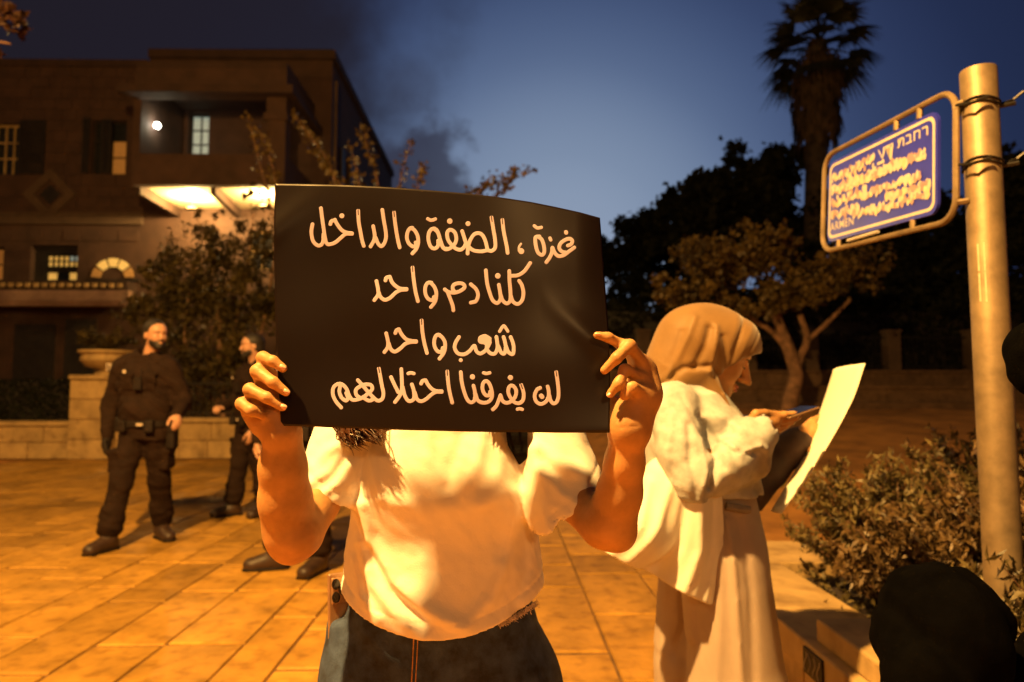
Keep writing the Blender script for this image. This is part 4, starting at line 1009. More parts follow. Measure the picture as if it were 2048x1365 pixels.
# ------------------------------------------------------------------ street lamps beside the photographer, plus an added fill lamp behind (outside the picture)
for (lx, ly, lz), arm, pw, rad, lb in ((LAMP1, (-1.9, 0.1), POWER1, .09, 'street lamp with a sodium head arching over the paving on the left'), (FILL_LAMP, (1.2, -.6), FILL_POWER, .45, 'added fill lamp on a street lamp post, unseen behind the photographer'),
        (LAMP3, (-.9, .3), POWER3, .12, 'street lamp with a sodium head left of the officers')):
    sl = empty('street_lamp', (lx + arm[0], ly + arm[1], 0)); tag(sl, lb, 'street lamp')
    a = np.array(arm)
    MB().tube(catmull([(0, 0, 0), (0, 0, lz - .8), (-.15 * a[0] * .5, -.15 * a[1] * .5, lz - .1), (-a[0] * .5, -a[1] * .5, lz + .30), (-a[0] * .9, -a[1] * .9, lz + .2)], 6), .045, 10).build('post', M['galv'], sl)
    MB().lathe([(.0, .22), (.06, .21), (.16, .12), (.19, .05), (.185, .045), (.0, .06)], (-a[0], -a[1], lz), 20).build('lamp_hood', M['galv'], sl)
    MB().lathe([(.0, .045), (.05, .04), (.06, .02), (.0, .01)], (-a[0], -a[1], lz + .01), 12).build('lamp_glass', M['bulb_s'], sl)
    lamp_light('street_lamp_light', (-a[0], -a[1], lz - rad * 1.02 - .01), pw, rad, sl, LAMP_COL if pw != FILL_POWER else FILL_COL)

# ------------------------------------------------------------------ people
def head(S, C, R, k=1.0, neck=None):
    """adds a human head to a field: C centre between the ears, R rotation (local +y is the face), k scale"""
    C = np.array(C, float)
    def g(p): return C + R @ (np.array(p) * k)
    def E(p, r, rr=None, kk=.012, op='add'): S.ell(g(p), np.array(r) * k, R if rr is None else R @ rr, kk * k, op)
    E((0, -.012, .038), (.076, .096, .088)); E((0, .03, .035), (.066, .066, .068), kk=.03)
    E((0, .025, -.045), (.058, .062, .062), kk=.03); E((0, .062, -.085), (.030, .030, .026), kk=.03)
    E((.034, .062, -.022), (.024, .026, .026), kk=.02); E((-.034, .062, -.022), (.024, .026, .026), kk=.02)
    E((0, .083, .032), (.050, .016, .012), kk=.015)
    for s in (1, -1): E((s * .031, .098, .006), (.019, .017, .012), kk=.012, op='sub')
    for s in (1, -1): E((s * .031, .080, .004), (.0135, .012, .012), kk=.003)
    S.cone(g((0, .090, .016)), g((0, .113, -.026)), .0085 * k, .0105 * k, .012 * k)
    E((0, .108, -.031), (.014, .012, .009), kk=.006)
    for s in (1, -1): E((s * .012, .100, -.033), (.008, .009, .007), kk=.005)
    E((0, .093, -.056), (.022, .011, .0065), kk=.006); E((0, .091, -.068), (.019, .010, .0065), kk=.006)
    E((0, .099, -.0615), (.020, .004, .0016), kk=.002, op='sub')
    for s in (1, -1):
        E((s * .077, -.008, -.002), (.010, .019, .031), kk=.006); E((s * .086, .0, .004), (.006, .010, .017), kk=.004, op='sub')
    if neck is not None: S.cone(g((0, -.022, -.055)), neck, .054 * k, .056 * k, .03 * k)
    return g
def hand(S, wrist, d, palm_n, side, k=1.0, curl=.5, th=True):
    """relaxed hand: d finger direction, palm_n palm normal, side +1/-1 where the thumb is"""
    d = np.array(d, float); d /= np.linalg.norm(d); n = np.array(palm_n, float); n -= d * n.dot(d); n /= np.linalg.norm(n); t = np.cross(d, n) * side
    w = np.array(wrist, float)
    S.cone(w, w + d * .05 * k, .026 * k, .034 * k, .02, sq=None)
    S.ell(w + d * .055 * k, np.array((.043, .045, .019)) * k, np.stack([t, d, n], 1), .02)
    for i, (o, l, r_) in enumerate(((.030, .072, .0090), (.011, .082, .0094), (-.009, .076, .0088), (-.028, .060, .0078))):
        b = w + d * (.088 - .006 * abs(i - 1.2)) * k + t * o * k; ang = curl * (1 + .12 * i)
        p = [b]; a = 0
        for q, f in enumerate((.46, .30, .24)):
            a += ang * (.55, 1.0, .7)[q]; p.append(p[-1] + (d * math.cos(a) + n * math.sin(a)) * l * f * k)
        S.chain(p, [r_ * 1.08 * k, r_ * k, r_ * .92 * k, r_ * .78 * k], .004)
    if th:
        b = w + d * .022 * k + t * .026 * k
        S.chain([b, b + (d * .6 + t * .55 + n * .35) * .042 * k, b + (d * 1.5 + t * .75 + n * .8) * .042 * k, b + (d * 2.1 + t * .7 + n * 1.2) * .042 * k], [.016 * k, .0125 * k, .011 * k, .009 * k], .008)

def officer(name_label, loc, rz, hgt, hipx, feet, knees, handsp, elbows, head_c, head_R, jw=1.0, hand_d=None, group='officers in dark uniform', patch_side=True, beard=True, gloves=()):
    """feet etc. in metres in the person's own frame, facing -y"""
    p = empty('person', loc, rz); tag(p, name_label, 'person', group)
    class Z: location = (0, 0, 0)
    hz = .96 * hgt / 1.8; sh = 1.485 * hgt / 1.8
    def B(name, S, m, relax=1):
        v, f = S.verts_faces()
        acc = np.zeros_like(v); n = np.zeros(len(v))
        for i in range(4):
            for j in (1, 3): np.add.at(acc, f[:, i], v[f[:, (i + j) % 4]]); np.add.at(n, f[:, i], 1)
        v = v * .5 + .5 * acc / np.maximum(n, 1)[:, None]
        return mesh_np(name, v, f, m, p, smooth=True)
    lo = np.min([feet[0][0], feet[1][0], handsp[0], handsp[1], elbows[0], elbows[1]], 0); hi = np.max([feet[0][0], feet[1][0], handsp[0], handsp[1], elbows[0], elbows[1]], 0)
    # body
    S = SDF.box((min(lo[0], -.25) - .16, min(lo[1], -.15) - .22, -.02), (max(hi[0], .25) + .16, max(hi[1], .15) + .2, hgt + .04), .0075)
    g = head(S, head_c, head_R, 1.0, (hipx * .4, .02, sh - .02))
    S.loft([hz - .08, hz + .05, hz + .25, sh - .12, sh], [hipx, hipx, hipx * .7, hipx * .4, hipx * .3], [0, 0, 0, 0, .01], [.14, .14, .15, .175, .12], [.09, .09, .10, .11, .07], k=.04)
    for i in (0, 1):
        s = (-1, 1)[i]
        S.chain([(s * .17, .0, sh - .03), elbows[i], handsp[i]], [.052, .042, .028], .03)
        hp = (hipx + s * .085, 0, hz - .02)
        S.chain([hp, knees[i], (feet[i][0][0], feet[i][0][1], .10)], [.085, .058, .042], .03)
        fd = np.array(feet[i][1], float); f0 = np.array(feet[i][0], float); S.cone(f0 + (0, 0, .05), f0 + fd * .15 + (0, 0, .035), .035, .03, .02)
        dd = np.array(handsp[i]) - np.array(elbows[i]) if hand_d is None else np.array(hand_d[i][0]); hand(S, handsp[i], dd, hand_d[i][1] if hand_d else (-s, .1, 0), 1 if i == 0 else -1, .95)
    B('body', S, M['skin2'])
    for i in gloves:
        w_ = np.array(handsp[i], float); G_ = SDF.box(w_ - .2, w_ + .2, .006); G_.cone(w_ - np.array(hand_d[i][0]) * .03, w_, .040, .034, .01); hand(G_, w_, hand_d[i][0], hand_d[i][1], 1 if i == 0 else -1, 1.0)
        G_.d = G_.d - .0035; B('glove', G_, M['uniform2'])
    # trousers
    S = SDF.box((min(lo[0], -.25) - .14, min(lo[1], -.15) - .16, .04), (max(hi[0], .25) + .14, max(hi[1], .15) + .16, hz + .10), .0085)
    S.loft([hz - .12, hz - .03, hz + .06], [hipx] * 3, [0] * 3, [.175 * jw, .178 * jw, .165 * jw], [.125, .125, .115], k=.05)
    for i in (0, 1):
        s = (-1, 1)[i]; kn = np.array(knees[i]); ft = np.array(feet[i][0]) + (0, 0, .17)
        S.chain([(hipx + s * .088, .0, hz - .06), kn, ft], [.108, .084, .078], .035)
        S.cone(kn * .3 + ft * .7 + (0, 0, 0), ft, .088, .082, .03)
        th_ = np.array((hipx + s * .088, 0, hz - .06)) * .42 + kn * .58
        S.rbox(th_ + (s * .085, -.01, .0), (.032, .07, .085), .02, None, .012)
        S.rbox(th_ + (s * .094, -.01, .075), (.032, .076, .018), .01, None, .004)
    S.warp(wrinkles(.006, 34, 3, (.25, .15, 1))); S.warp(wrinkles(.0035, 80, 5, (.5, .2, 1)))
    for i in (0, 1):
        ft = np.array(feet[i][0]); 
        for dz, am in ((.20, .010), (.26, .008), (.33, .006)): S.warp((lambda c, am, z0: (lambda X, Y, Z: -am * np.exp(-((Z - z0 - .03 * np.sin(9 * X + 7 * Y)) / .018) ** 2) * np.exp(-(((X - c[0]) ** 2 + (Y - c[1]) ** 2) / .02))))(ft, am, dz))
    B('trousers', S, M['uniform'])
    # boots
    for i in (0, 1):
        f0 = np.array(feet[i][0], float); fd = np.array(feet[i][1], float); fd /= np.linalg.norm(fd)
        S = SDF.box(f0 - .24 + (0, 0, .24), f0 + .30 + (0, 0, 0), .006)
        S.cone(f0 + (0, 0, .08), f0 + (0, 0, .22), .058, .062, .02); S.cone(f0 - fd * .035 + (0, 0, .045), f0 + fd * .13 + (0, 0, .045), .046, .047, .03); S.ell(f0 + fd * .17 + (0, 0, .042), (.052, .052, .045), None, .03)
        S.cone(f0 + (0, 0, .09), f0 + fd * .09 + (0, 0, .065), .05, .045, .03); S.plane((0, 0, .012), (0, 0, -1))
        bo_ = B('boot', S, M['boot'])
        S = SDF.box(f0 - .20 + (0, 0, .18), f0 + .26 - (0, 0, .2), .006)
        S.cone(f0 - fd * .04 + (0, 0, .012), f0 + fd * .18 + (0, 0, .012), .052, .05, 0); S.plane((0, 0, .022), (0, 0, 1)); S.plane((0, 0, .001), (0, 0, -1))
        B('sole', S, M['uniform2'])
    # jacket
    S = SDF.box((min(lo[0], -.25) - .14, min(lo[1], -.15) - .14, hz - .20), (max(hi[0], .25) + .14, max(hi[1], .15) + .16, sh + .14), .0075)
    S.loft([hz - .03, hz + .02, hz + .14, hz + .32, sh - .10, sh - .02], [hipx, hipx, hipx * .8, hipx * .55, hipx * .4, hipx * .35], [0] * 6, [.180 * jw, .185 * jw, .190 * jw, .200 * jw, .205 * jw, .175 * jw], [.130, .138, .140, .138, .125, .09], k=.05)
    S.ell((hipx * .7, -.055, hz + .12), (.14, .11, .11), None, .06)
    for i in (0, 1):
        s = (-1, 1)[i]; e = np.array(elbows[i], float); w = np.array(handsp[i], float)
        S.cone((s * .165, .0, sh - .045), (s * .08, .01, sh + .015), .068, .06, .05)
        S.chain([(s * .175 * jw, .0, sh - .06), e, w * .93 + e * .07], [.080, .064, .050], .04)
    S.cone((hipx * .35, -.01, sh + .01), (hipx * .35, -.005, sh + .065), .078, .066, .03)
    S.cone((hipx * .35, -.01, sh + .03), (hipx * .35, -.005, sh + .20), .060, .058, .004, op='sub')
    for s in (-1, 1):
        S.rbox((s * .085 + hipx * .4, -.128, sh - .19), (.055, .02, .065), .012, rot((.12, 0, s * .25)), .006)
        S.rbox((s * .085 + hipx * .4, -.134, sh - .135), (.058, .02, .016), .008, rot((.12, 0, s * .25)), .002)
    for i, s in ((0, -1), (1, 1)):
        S.warp((lambda s_: lambda X, Y, Z: -.005 * np.exp(-((X - s_ * .15) / .05) ** 2) * np.sin((Z + X * s_ * .9) * 75))(s))
    S.warp(wrinkles(.0065, 26, 11, (.55, .1, 1))); S.warp(wrinkles(.003, 70, 12, (.4, .1, 1)))
    jk = B('jacket', S, M['uniform'])
    # belt, holster, pouches
    S = SDF.box((-.34, -.26, hz - .30), (.38, .22, hz + .12), .006)
    S.loft([hz - .022, hz, hz + .030], [hipx] * 3, [0] * 3, [.196 * jw] * 3, [.150] * 3, k=.0)
    S.rbox((hipx + .20 * jw, .0, hz - .10), (.035, .05, .10), .015, None, .01); S.rbox((hipx + .205 * jw, -.02, hz - .01), (.028, .035, .05), .01, None, .01)
    S.rbox((hipx + .10, -.148, hz - .01), (.035, .028, .05), .01, rot((0, 0, .2)), .005); S.rbox((hipx - .11, -.145, hz - .01), (.03, .025, .045), .01, rot((0, 0, -.2)), .005)
    S.rbox((hipx - .19 * jw, -.03, hz + .0), (.024, .03, .06), .01, None, .005)
    B('duty_belt', S, M['uniform2'])
    MB().box(hipx + .005, hipx + .055, -.166, -.155, hz - .008, hz + .014).build('buckle', M['patch'], p, bevel=.003)
    # radio on the chest and badge
    r_ = MB().box(-.03, .03, -.02, .02, -.05, .05).tube([(.02, 0, .05), (.022, 0, .12)], .005, 6).build('radio', M['uniform2'], p, bevel=.004)
    r_.location = (hipx * .5 + .02, -.165, sh - .20)
    MB().lathe([(0, 0), (.014, 0), (.014, .004), (0, .005)], n=12).build('badge', M['patch'], p).matrix_local = Matrix.Translation((hipx * .5 - .095, -.163, sh - .105)) @ Matrix.Rotation(math.radians(90), 4, 'X')
    if patch_side:
        s = -1
        v = []; f = []
        for a in range(5):
            for b_ in range(5):
                t = (a / 4 - .5); u = (b_ / 4 - .5)
                v.append((s * .175 * jw + s * (.083 * math.cos(t * 1.3 + .15)), -.02 + .083 * math.sin(t * 1.3 - .55), sh - .07 + u * .07))
        for a in range(4):
            for b_ in range(4): f.append((a * 5 + b_, a * 5 + b_ + 1, a * 5 + b_ + 6, a * 5 + b_ + 5))
        pa = mesh_np('shoulder_patch', v, f, M['patch'], p)
        sm = pa.modifiers.new('thickness', 'SOLIDIFY'); sm.thickness = .006; sm.offset = 0
    # hair and beard follow the skull
    Rh = head_R; hc = np.array(head_c)
    S = SDF.box(hc - .16, hc + .16, .005)
    def E(pp, r, kk=.01, op='add'): S.ell(hc + Rh @ np.array(pp), r, Rh, kk, op)
    E((0, -.018, .046), (.0860, .105, .0945)); E((0, -.055, -.02), (.072, .066, .055), .03)
    E((0, .125, -.045), (.10, .095, .112), .004, 'sub'); E((0, .02, -.125), (.12, .12, .085), .004, 'sub')
    for s in (1, -1): E((s * .085, .012, -.01), (.03, .028, .036), .004, 'sub')
    B('hair', S, M['hair_short'])
    if beard:
        S = SDF.box(hc - .16, hc + .16, .005)
        E((0, .027, -.050), (.062, .066, .060), .02); E((0, .066, -.090), (.036, .036, .032), .02); E((0, .096, -.047), (.026, .012, .007), .008)
        E((0, .03, .022), (.11, .14, .058), .004, 'sub'); E((0, .108, -.0620), (.019, .018, .0055), .003, 'sub'); E((0, -.06, -.05), (.1, .055, .1), .004, 'sub')
        for s in (1, -1): E((s * .034, .085, -.022), (.026, .034, .024), .006, 'sub')
        B('beard', S, M['hair_short'])
    for s in (1, -1):
        S = SDF.box(hc + Rh @ np.array((s * .030, .096, .026)) - .04, hc + Rh @ np.array((s * .030, .096, .026)) + .04, .003)
        S.cone(hc + Rh @ np.array((s * .014, .100, .022)), hc + Rh @ np.array((s * .046, .086, .027)), .0048, .0036, 0); B('eyebrow', S, M['hair_short'])
    return p
# first officer: bearded, weight on both legs, looking to the right
o1x, o1y = -2.92, 5.68
officer('bearded officer in dark uniform standing by the urn pillar, face turned right', (o1x, o1y, 0), 0.0, 1.82, .02,
        [((-.13, -.20, 0), (-.30, -1, 0)), ((.06, .24, 0), (.75, -.75, 0))], [(-.10, -.12, .52), (.10, .09, .52)],
        [(-.275, -.03, .86), (.36, -.20, 1.04)], [(-.30, .04, 1.13), (.31, .02, 1.16)],
        (.085, -.03, 1.695), rot((0, 0, math.radians(180 + 52))), jw=1.08, hand_d=[((0.0, -.08, -1), (1, 0, 0)), ((.3, -.5, -.35), (-.5, 0, -.6))], gloves=(0,))
# second officer, seen from the side, looking left
officer('officer in dark uniform half hidden behind the raised left hand, looking left', (-2.50, 6.95, 0), math.radians(-42), 1.79, .0,
        [((-.12, -.10, 0), (-.25, -1, 0)), ((.12, .10, 0), (.3, -1, 0))], [(-.10, -.06, .52), (.10, .04, .52)],
        [(-.20, -.26, 1.06), (.24, -.12, .86)], [(-.27, -.02, 1.14), (.29, .02, 1.14)],
        (.03, -.03, 1.685), rot((0, 0, math.radians(180 - 18))), jw=.98, hand_d=[((.8, -.5, 0), (.4, .4, -.6)), ((0, -.1, -1), (-1, 0, 0))], patch_side=False)
# third officer behind the poster: only his boots and a strip of trouser show
officer('officer whose boots show below the elbow, his body hidden by the poster', (-1.40, 4.86, 0), math.radians(-10), 1.80, .0,
        [((-.17, .02, 0), (-.95, -.45, 0)), ((.16, -.02, 0), (-.12, -1, 0))], [(-.13, -.05, .52), (.12, -.04, .52)],
        [(-.26, -.10, .88), (.26, -.10, .88)], [(-.30, .02, 1.14), (.30, .02, 1.14)],
        (.0, -.04, 1.69), rot((0, 0, math.radians(180 - 20))), jw=.96, patch_side=False)

# ------------------------------------------------------------------ woman holding the poster
wp = empty('person', (-.09, 1.15, 0)); tag(wp, 'woman in white t-shirt and dark jeans holding the black poster before her face', 'person')
wo_ = np.array(wp.location)
def gridx(segs):
    out = []
    for a, b, h in segs: out += list(np.arange(a, b, h))
    return np.array(out)
def mesh_from(S, name, m, par, off, relax=1, w=.5):
    v, f = S.verts_faces()
    for _ in range(relax):
        acc = np.zeros_like(v); n = np.zeros(len(v))
        for i in range(4):
            for j in (1, 3): np.add.at(acc, f[:, i], v[f[:, (i + j) % 4]]); np.add.at(n, f[:, i], 1)
        v = v * (1 - w) + w * acc / np.maximum(n, 1)[:, None]
    return mesh_np(name, v - off, f, m, par, smooth=True)
def pt3(px, py, Y): return P(px, py, Y)
RR = lambda rpx, Y: rpx * Y / F
# poster surface: distance of the card along the ray through every point of it
def SY(px, py):
    u = (px - 550) / 665.0; v = (py - 368) / 490.0
    y = .900 + .012 * u + .035 * (np.clip(u - .45, 0, 1) ** 2) * np.clip(1 - v, 0, 1) * 2.2
    y = y + .010 * np.sin(2.6 * u + .8) * np.cos(1.4 * v)
    # soft creases: top left corner and the one running to the right hand
    d1 = (px - 540) * .62 + (py - 470) * .78; y = y - .0032 * np.exp(-((d1) / 26.0) ** 2) * np.clip(1 - (px - 550) / 130, 0, 1)
    d2 = ((px - 1212) * .62 - (py - 700) * .78); al = np.clip((px - 1080) / 130, 0, 1); y = y - .0050 * np.exp(-(d2 / 24.0) ** 2) * al
    y = y + .0016 * np.sin(px / 61.0 + py / 83.0) * np.sin(py / 57.0 - px / 140.0)
    y = y + .010 * np.clip((px - 1150) / 65, 0, 1) ** 2 * np.clip(1 - v, 0, 1)
    return y
# --- her body (arms and hands in fine detail)
h = .0019
xs = gridx([(-.44, -.365, .005), (-.365, -.235, h), (-.235, .115, .0055), (.115, .225, h), (.225, .29, .005)])
ys = gridx([(.855, .985, h), (.985, 1.36, .0055)])
zs = gridx([(-.02, .95, .011), (.95, 1.17, .0045), (1.17, 1.345, h), (1.345, 1.64, .006)])
S = SDF(xs, ys, zs)
cx = -.093
S.loft([.72, .86, .97, 1.08, 1.20, 1.29], [cx] * 6, [1.165] * 6, [.150, .135, .115, .13, .14, .10], [.10, .10, .085, .095, .09, .05], k=.04)
head(S, (cx, 1.165, 1.445), rot((math.radians(6), 0, math.radians(180))), .93, (cx, 1.18, 1.29))
for s in (-1, 1): S.chain([(cx + s * .09, 1.17, .80), (cx + s * .10, 1.16, .46), (cx + s * .10, 1.18, .09)], [.09, .055, .038], .03); S.cone((cx + s * .10, 1.18, .05), (cx + s * .13, 1.05, .035), .034, .03, .02)
# left arm in the picture
S.chain([pt3(735, 800, 1.15), pt3(668, 950, 1.09), pt3(634, 1008, 1.045), pt3(594, 1066, .99)], [RR(48, 1.12), RR(40, 1.08), RR(42, 1.045), RR(50, .99)], .01)
S.chain([pt3(579, 1058, .988), pt3(571, 1000, .965), pt3(566, 935, .945), pt3(566, 868, .925)], [RR(52, .99), RR(49, .965), RR(44, .945), RR(36, .925)], .012)
S.cone(pt3(582, 1088, .99), pt3(592, 1070, .985), RR(40, .985), RR(48, .985), .012)
# right arm in the picture
S.chain([pt3(1075, 810, 1.15), pt3(1124, 945, 1.09), pt3(1160, 1006, 1.045), pt3(1206, 1050, .99)], [RR(48, 1.12), RR(40, 1.08), RR(42, 1.045), RR(47, .99)], .01)
S.chain([pt3(1224, 1042, .985), pt3(1239, 985, .965), pt3(1249, 925, .945), pt3(1256, 862, .925)], [RR(49, .99), RR(43, .965), RR(38, .945), RR(32, .925)], .012)
S.cone(pt3(1236, 1068, .99), pt3(1214, 1046, .985), RR(36, .985), RR(45, .985), .012)
# hands. each finger: knuckle behind the card, bend at the card's edge, tip on its face
def fing(pts, rs, k=.0045):
    S.chain([pt3(*p) for p in pts], [RR(r, p[2]) for r, p in zip(rs, pts)], k)
# left hand
fing([(540, 752, .928), (526, 716, .903), (546, 723, .889), (566, 737, .8885)], [12, 12.5, 10.8, 9.2])
fing([(528, 778, .928), (515, 743, .897), (546, 765, .884), (572, 785, .8865)], [13, 13.6, 11.2, 9.0])
fing([(522, 806, .930), (500, 780, .897), (534, 796, .884), (565, 815, .8875)], [13, 13.0, 11.0, 8.8])
fing([(515, 834, .932), (484, 808, .900), (503, 822, .888), (520, 829, .894)], [13, 12.4, 11.0, 9.2])
for a, b, ra, rb in (((540, 755, .930), (566, 866, .928), 15, 29), ((526, 790, .932), (561, 866, .928), 16, 27), ((514, 828, .932), (560, 872, .926), 17, 26), ((505, 822, .925), (520, 850, .922), 19, 20)):
    S.cone(pt3(*a), pt3(*b), RR(ra, a[2]), RR(rb, b[2]), .012)
fing([(560, 850, .930), (560, 818, .918), (574, 780, .926), (590, 748, .926)], [22, 17, 12.5, 10], .01)       # thumb behind the card
S.cone(pt3(548, 838, .915), pt3(560, 862, .918), RR(22, .915), RR(28, .918), .014)
# right hand
e = .010
fing([(1274, 722, .938), (1243, 690, .908), (1216, 675, .897), (1194, 671, .896)], [12.5, 11.5, 9.8, 8.2])
fing([(1292, 738, .936), (1259, 692, .900), (1234, 716, .889), (1209, 741, .8955)], [14, 13.2, 11.4, 9.2])
fing([(1296, 766, .934), (1250, 740, .898), (1237, 768, .890), (1220, 789, .897)], [14, 12.0, 10.6, 8.6])
fing([(1302, 792, .930), (1264, 775, .893), (1253, 789, .893), (1247, 793, .896)], [15, 12.0, 9.8, 8.6])
for a, b, ra, rb in (((1280, 728, .940), (1255, 856, .928), 14, 27), ((1294, 752, .938), (1258, 862, .928), 15, 26), ((1300, 785, .934), (1266, 852, .926), 17, 28), ((1284, 800, .922), (1256, 846, .920), 20, 27)):
    S.cone(pt3(*a), pt3(*b), RR(ra, a[2]), RR(rb, b[2]), .022)
fing([(1248, 840, .930), (1222, 812, .938), (1200, 778, .945), (1182, 750, .947)], [20, 16, 12.5, 10], .01)
# creases at the finger joints
def crease(p, q, Y, amp=.0012, w=.0013):
    a = P(p[0], p[1], Y); b = P(q[0], q[1], Y)
    sl, X, Yy, Z = S._sub(np.minimum(a, b) - .012, np.maximum(a, b) + .012)
    ba = b - a; hh = np.clip(((X - a[0]) * ba[0] + (Z - a[2]) * ba[2]) / (ba[0] ** 2 + ba[2] ** 2), 0, 1)
    d2 = (X - a[0] - ba[0] * hh) ** 2 + (Z - a[2] - ba[2] * hh) ** 2
    S.d[sl] = S.d[sl] + (amp * np.exp(-d2 / w ** 2)).astype(np.float32) * ((Yy > a[1] - .012) & (Yy < a[1] + .012))
for c_ in (((535, 792), (541, 806), .882), ((541, 756), (548, 770), .882), ((544, 716), (551, 728), .885), ((500, 834), (486, 836), .915), ((1252, 705), (1262, 716), .89), ((1250, 726), (1244, 722), .89), ((1262, 756), (1290, 760), .90), ((1258, 789), (1272, 788), .89), ((545, 862), (585, 858), .90), ((1240, 856), (1275, 852), .90)): crease(*c_)
mesh_from(S, 'body', M['skin'], wp, wo_, 4, .5)
# nails
def nail(px, py, Y, ang, r1, r2, tilt=0):
    S2 = MB(); c = P(px, py, Y) - wo_; v = []; f = []
    n_ = 12
    a = np.array([math.cos(ang), 0, -math.sin(ang)]); b = np.array([math.sin(ang), 0, math.cos(ang)]); nrm = np.array([0, -1.0, .15])
    rings = [(0, .0012), (.6, .0009), (1, 0)]
    for rr, hh in rings:
        for k in range(n_):
            t = 2 * math.pi * k / n_; ct, st_ = math.copysign(abs(math.cos(t)) ** .7, math.cos(t)), math.copysign(abs(math.sin(t)) ** .7, math.sin(t))
            v.append(c + a * r1 * rr * ct + b * r2 * rr * st_ + nrm * (hh - .0016 * (rr * st_) ** 2))
    for i in range(2):
        for k in range(n_): f.append((i * n_ + k, i * n_ + (k + 1) % n_, (i + 1) * n_ + (k + 1) % n_, (i + 1) * n_ + k))
    S2.add(v, f); o = S2.build('fingernail', M['nail'], wp, smooth=True); return o
nail(565, 735, .8888 - .0062, math.radians(32), .0046, .0036)
nail(573, 784, .8865 - .0064, math.radians(36), .0042, .0034)
nail(567, 814, .8875 - .0061, math.radians(28), .0042, .0034)
nail(1219, 790, .897 - .0059, math.radians(140), .0038, .0030)
nail(1196, 669, .896 - .0056, math.radians(190), .0038, .0026)
# --- t-shirt
h = .0034
S = SDF.box((-.37, .96, .83), (.17, 1.32, 1.36), h)
tz_ = [.868, .90, .95, 1.02, 1.09, 1.15, 1.21, 1.26, 1.30, 1.33]
S.loft(tz_, [cx - .002, cx - .002, cx, cx, cx, cx - .001, cx, cx, cx, cx], [1.145, 1.145, 1.147, 1.15, 1.15, 1.15, 1.155, 1.16, 1.165, 1.17],
       [.170, .168, .163, .156, .149, .145, .145, .14, .11, .07], [.120, .115, .112, .110, .112, .112, .105, .09, .07, .05], n=2.25, k=.02)
for s in (-1, 1): S.ell((cx + s * .060, 1.088, 1.10), (.060, .050, .062), None, .05)
# sleeves: cones cut open at the hem and hollow, then joined to the body of the shirt
for (sa, sb, ra, rb, p0, p1, ha, hb, q0, q1) in (((735, 790, 1.14), (645, 1000, 1.068), .060, .0500, (606, 964, 1.05), (699, 1008, 1.08), (690, 900, 1.11), (636, 1020, 1.060), .034, .0455),
                                                 ((1066, 790, 1.14), (1136, 1020, 1.070), .060, .068, (1200, 964, 1.04), (1062, 1060, 1.08), (1110, 900, 1.11), (1146, 1052, 1.062), .038, .064)):
    Q = SDF(*S.g)
    pa, pb = P(*sa), P(*sb); ax = (pb - pa) / np.linalg.norm(pb - pa)
    Q.cone(pa, pb + ax * .085, ra, rb + (rb - ra) * .3, 0)
    for k in range(3): Q.warp(ridge([(P(sa[0] + (k - 1) * 26, 860, 1.1)[0], P(0, 860, 1.1)[2]), (P(sb[0] + (k - 1) * 40, 1000, 1.08)[0], P(0, 1000, 1.08)[2])], (.0022, -.002, .0018)[k], .008))
    e0, e1 = P(*p0), P(*p1); mid = (e0 + e1) / 2; nr_ = np.array([-(e1 - e0)[2], 0, (e1 - e0)[0]]); nr_ /= np.linalg.norm(nr_)
    if nr_[2] > 0: nr_ = -nr_
    nr_ = nr_ + np.array([0, .10 if sa[0] > 900 else -.05, 0]); Q.plane(mid, nr_)
    dd = sum((S.g[i].reshape([-1 if j == i else 1 for j in range(3)]) - (mid - nr_ / np.linalg.norm(nr_) * .017)[i]) * nr_[i] for i in range(3))
    Q.d = Q.d + (.0016 * np.exp(-(dd / .0018) ** 2)).astype(np.float32)
    Q.cone(P(*ha), P(*hb), q0, q1, 0, op='sub')
    k_ = .006; hh_ = np.maximum(k_ - np.abs(S.d - Q.d), 0) / k_
    S.d = np.minimum(S.d, Q.d) - hh_ * hh_ * k_ * .25
# wrinkles first, then the cuts so hems stay crisp
fold = lambda pts, amp, w: S.warp(ridge([(P(x, y, 1.05)[0], P(x, y, 1.05)[2]) for x, y in pts], amp, w))
fold([(722, 1010), (740, 1080), (790, 1160), (860, 1215), (930, 1245)], .010, .011)
fold([(712, 1090), (745, 1170), (800, 1230), (850, 1262)], .007, .010)
fold([(735, 1105), (790, 1185), (850, 1230)], -.006, .009)
fold([(700, 1130), (720, 1200), (760, 1235)], .005, .008)
fold([(950, 1010), (945, 1100), (925, 1180), (890, 1215)], .003, .022)
fold([(1040, 990), (1020, 1100), (985, 1200)], .005, .012)
fold([(1052, 1060), (1050, 1150), (1030, 1225)], -.004, .010)
fold([(1010, 1130), (985, 1190), (940, 1235)], .004, .010)
fold([(790, 870), (810, 930), (850, 975)], 0.0032, .012)
fold([(855, 870), (860, 920), (885, 960)], 0.0027, .010)
fold([(925, 870), (905, 930), (900, 965)], -0.0023, .010)
fold([(965, 872), (955, 930), (930, 985)], 0.0032, .010)
fold([(1010, 880), (1000, 940), (975, 1000)], 0.0027, .011)
fold([(740, 870), (745, 930), (765, 990)], .005, .010)
fold([(790, 1000), (870, 1015), (960, 1005), (1010, 985)], .004, .016)
fold([(690, 900), (665, 940), (625, 965)], .004, .008); fold([(700, 930), (680, 965), (650, 985)], .0035, .007); fold([(700, 880), (650, 905), (630, 930)], .004, .008)
fold([(1075, 890), (1120, 930), (1165, 945)], .005, .009); fold([(1080, 940), (1120, 980), (1150, 1000)], .005, .009); fold([(1068, 900), (1080, 980), (1090, 1050)], .005, .010)
S.warp(wrinkles(.0016, 34, 21, (.5, .3, 1))); S.warp(wrinkles(.0009, 85, 22, (.9, .3, .5))); S.warp(wrinkles(.0005, 190, 23, (.6, .3, .9)))
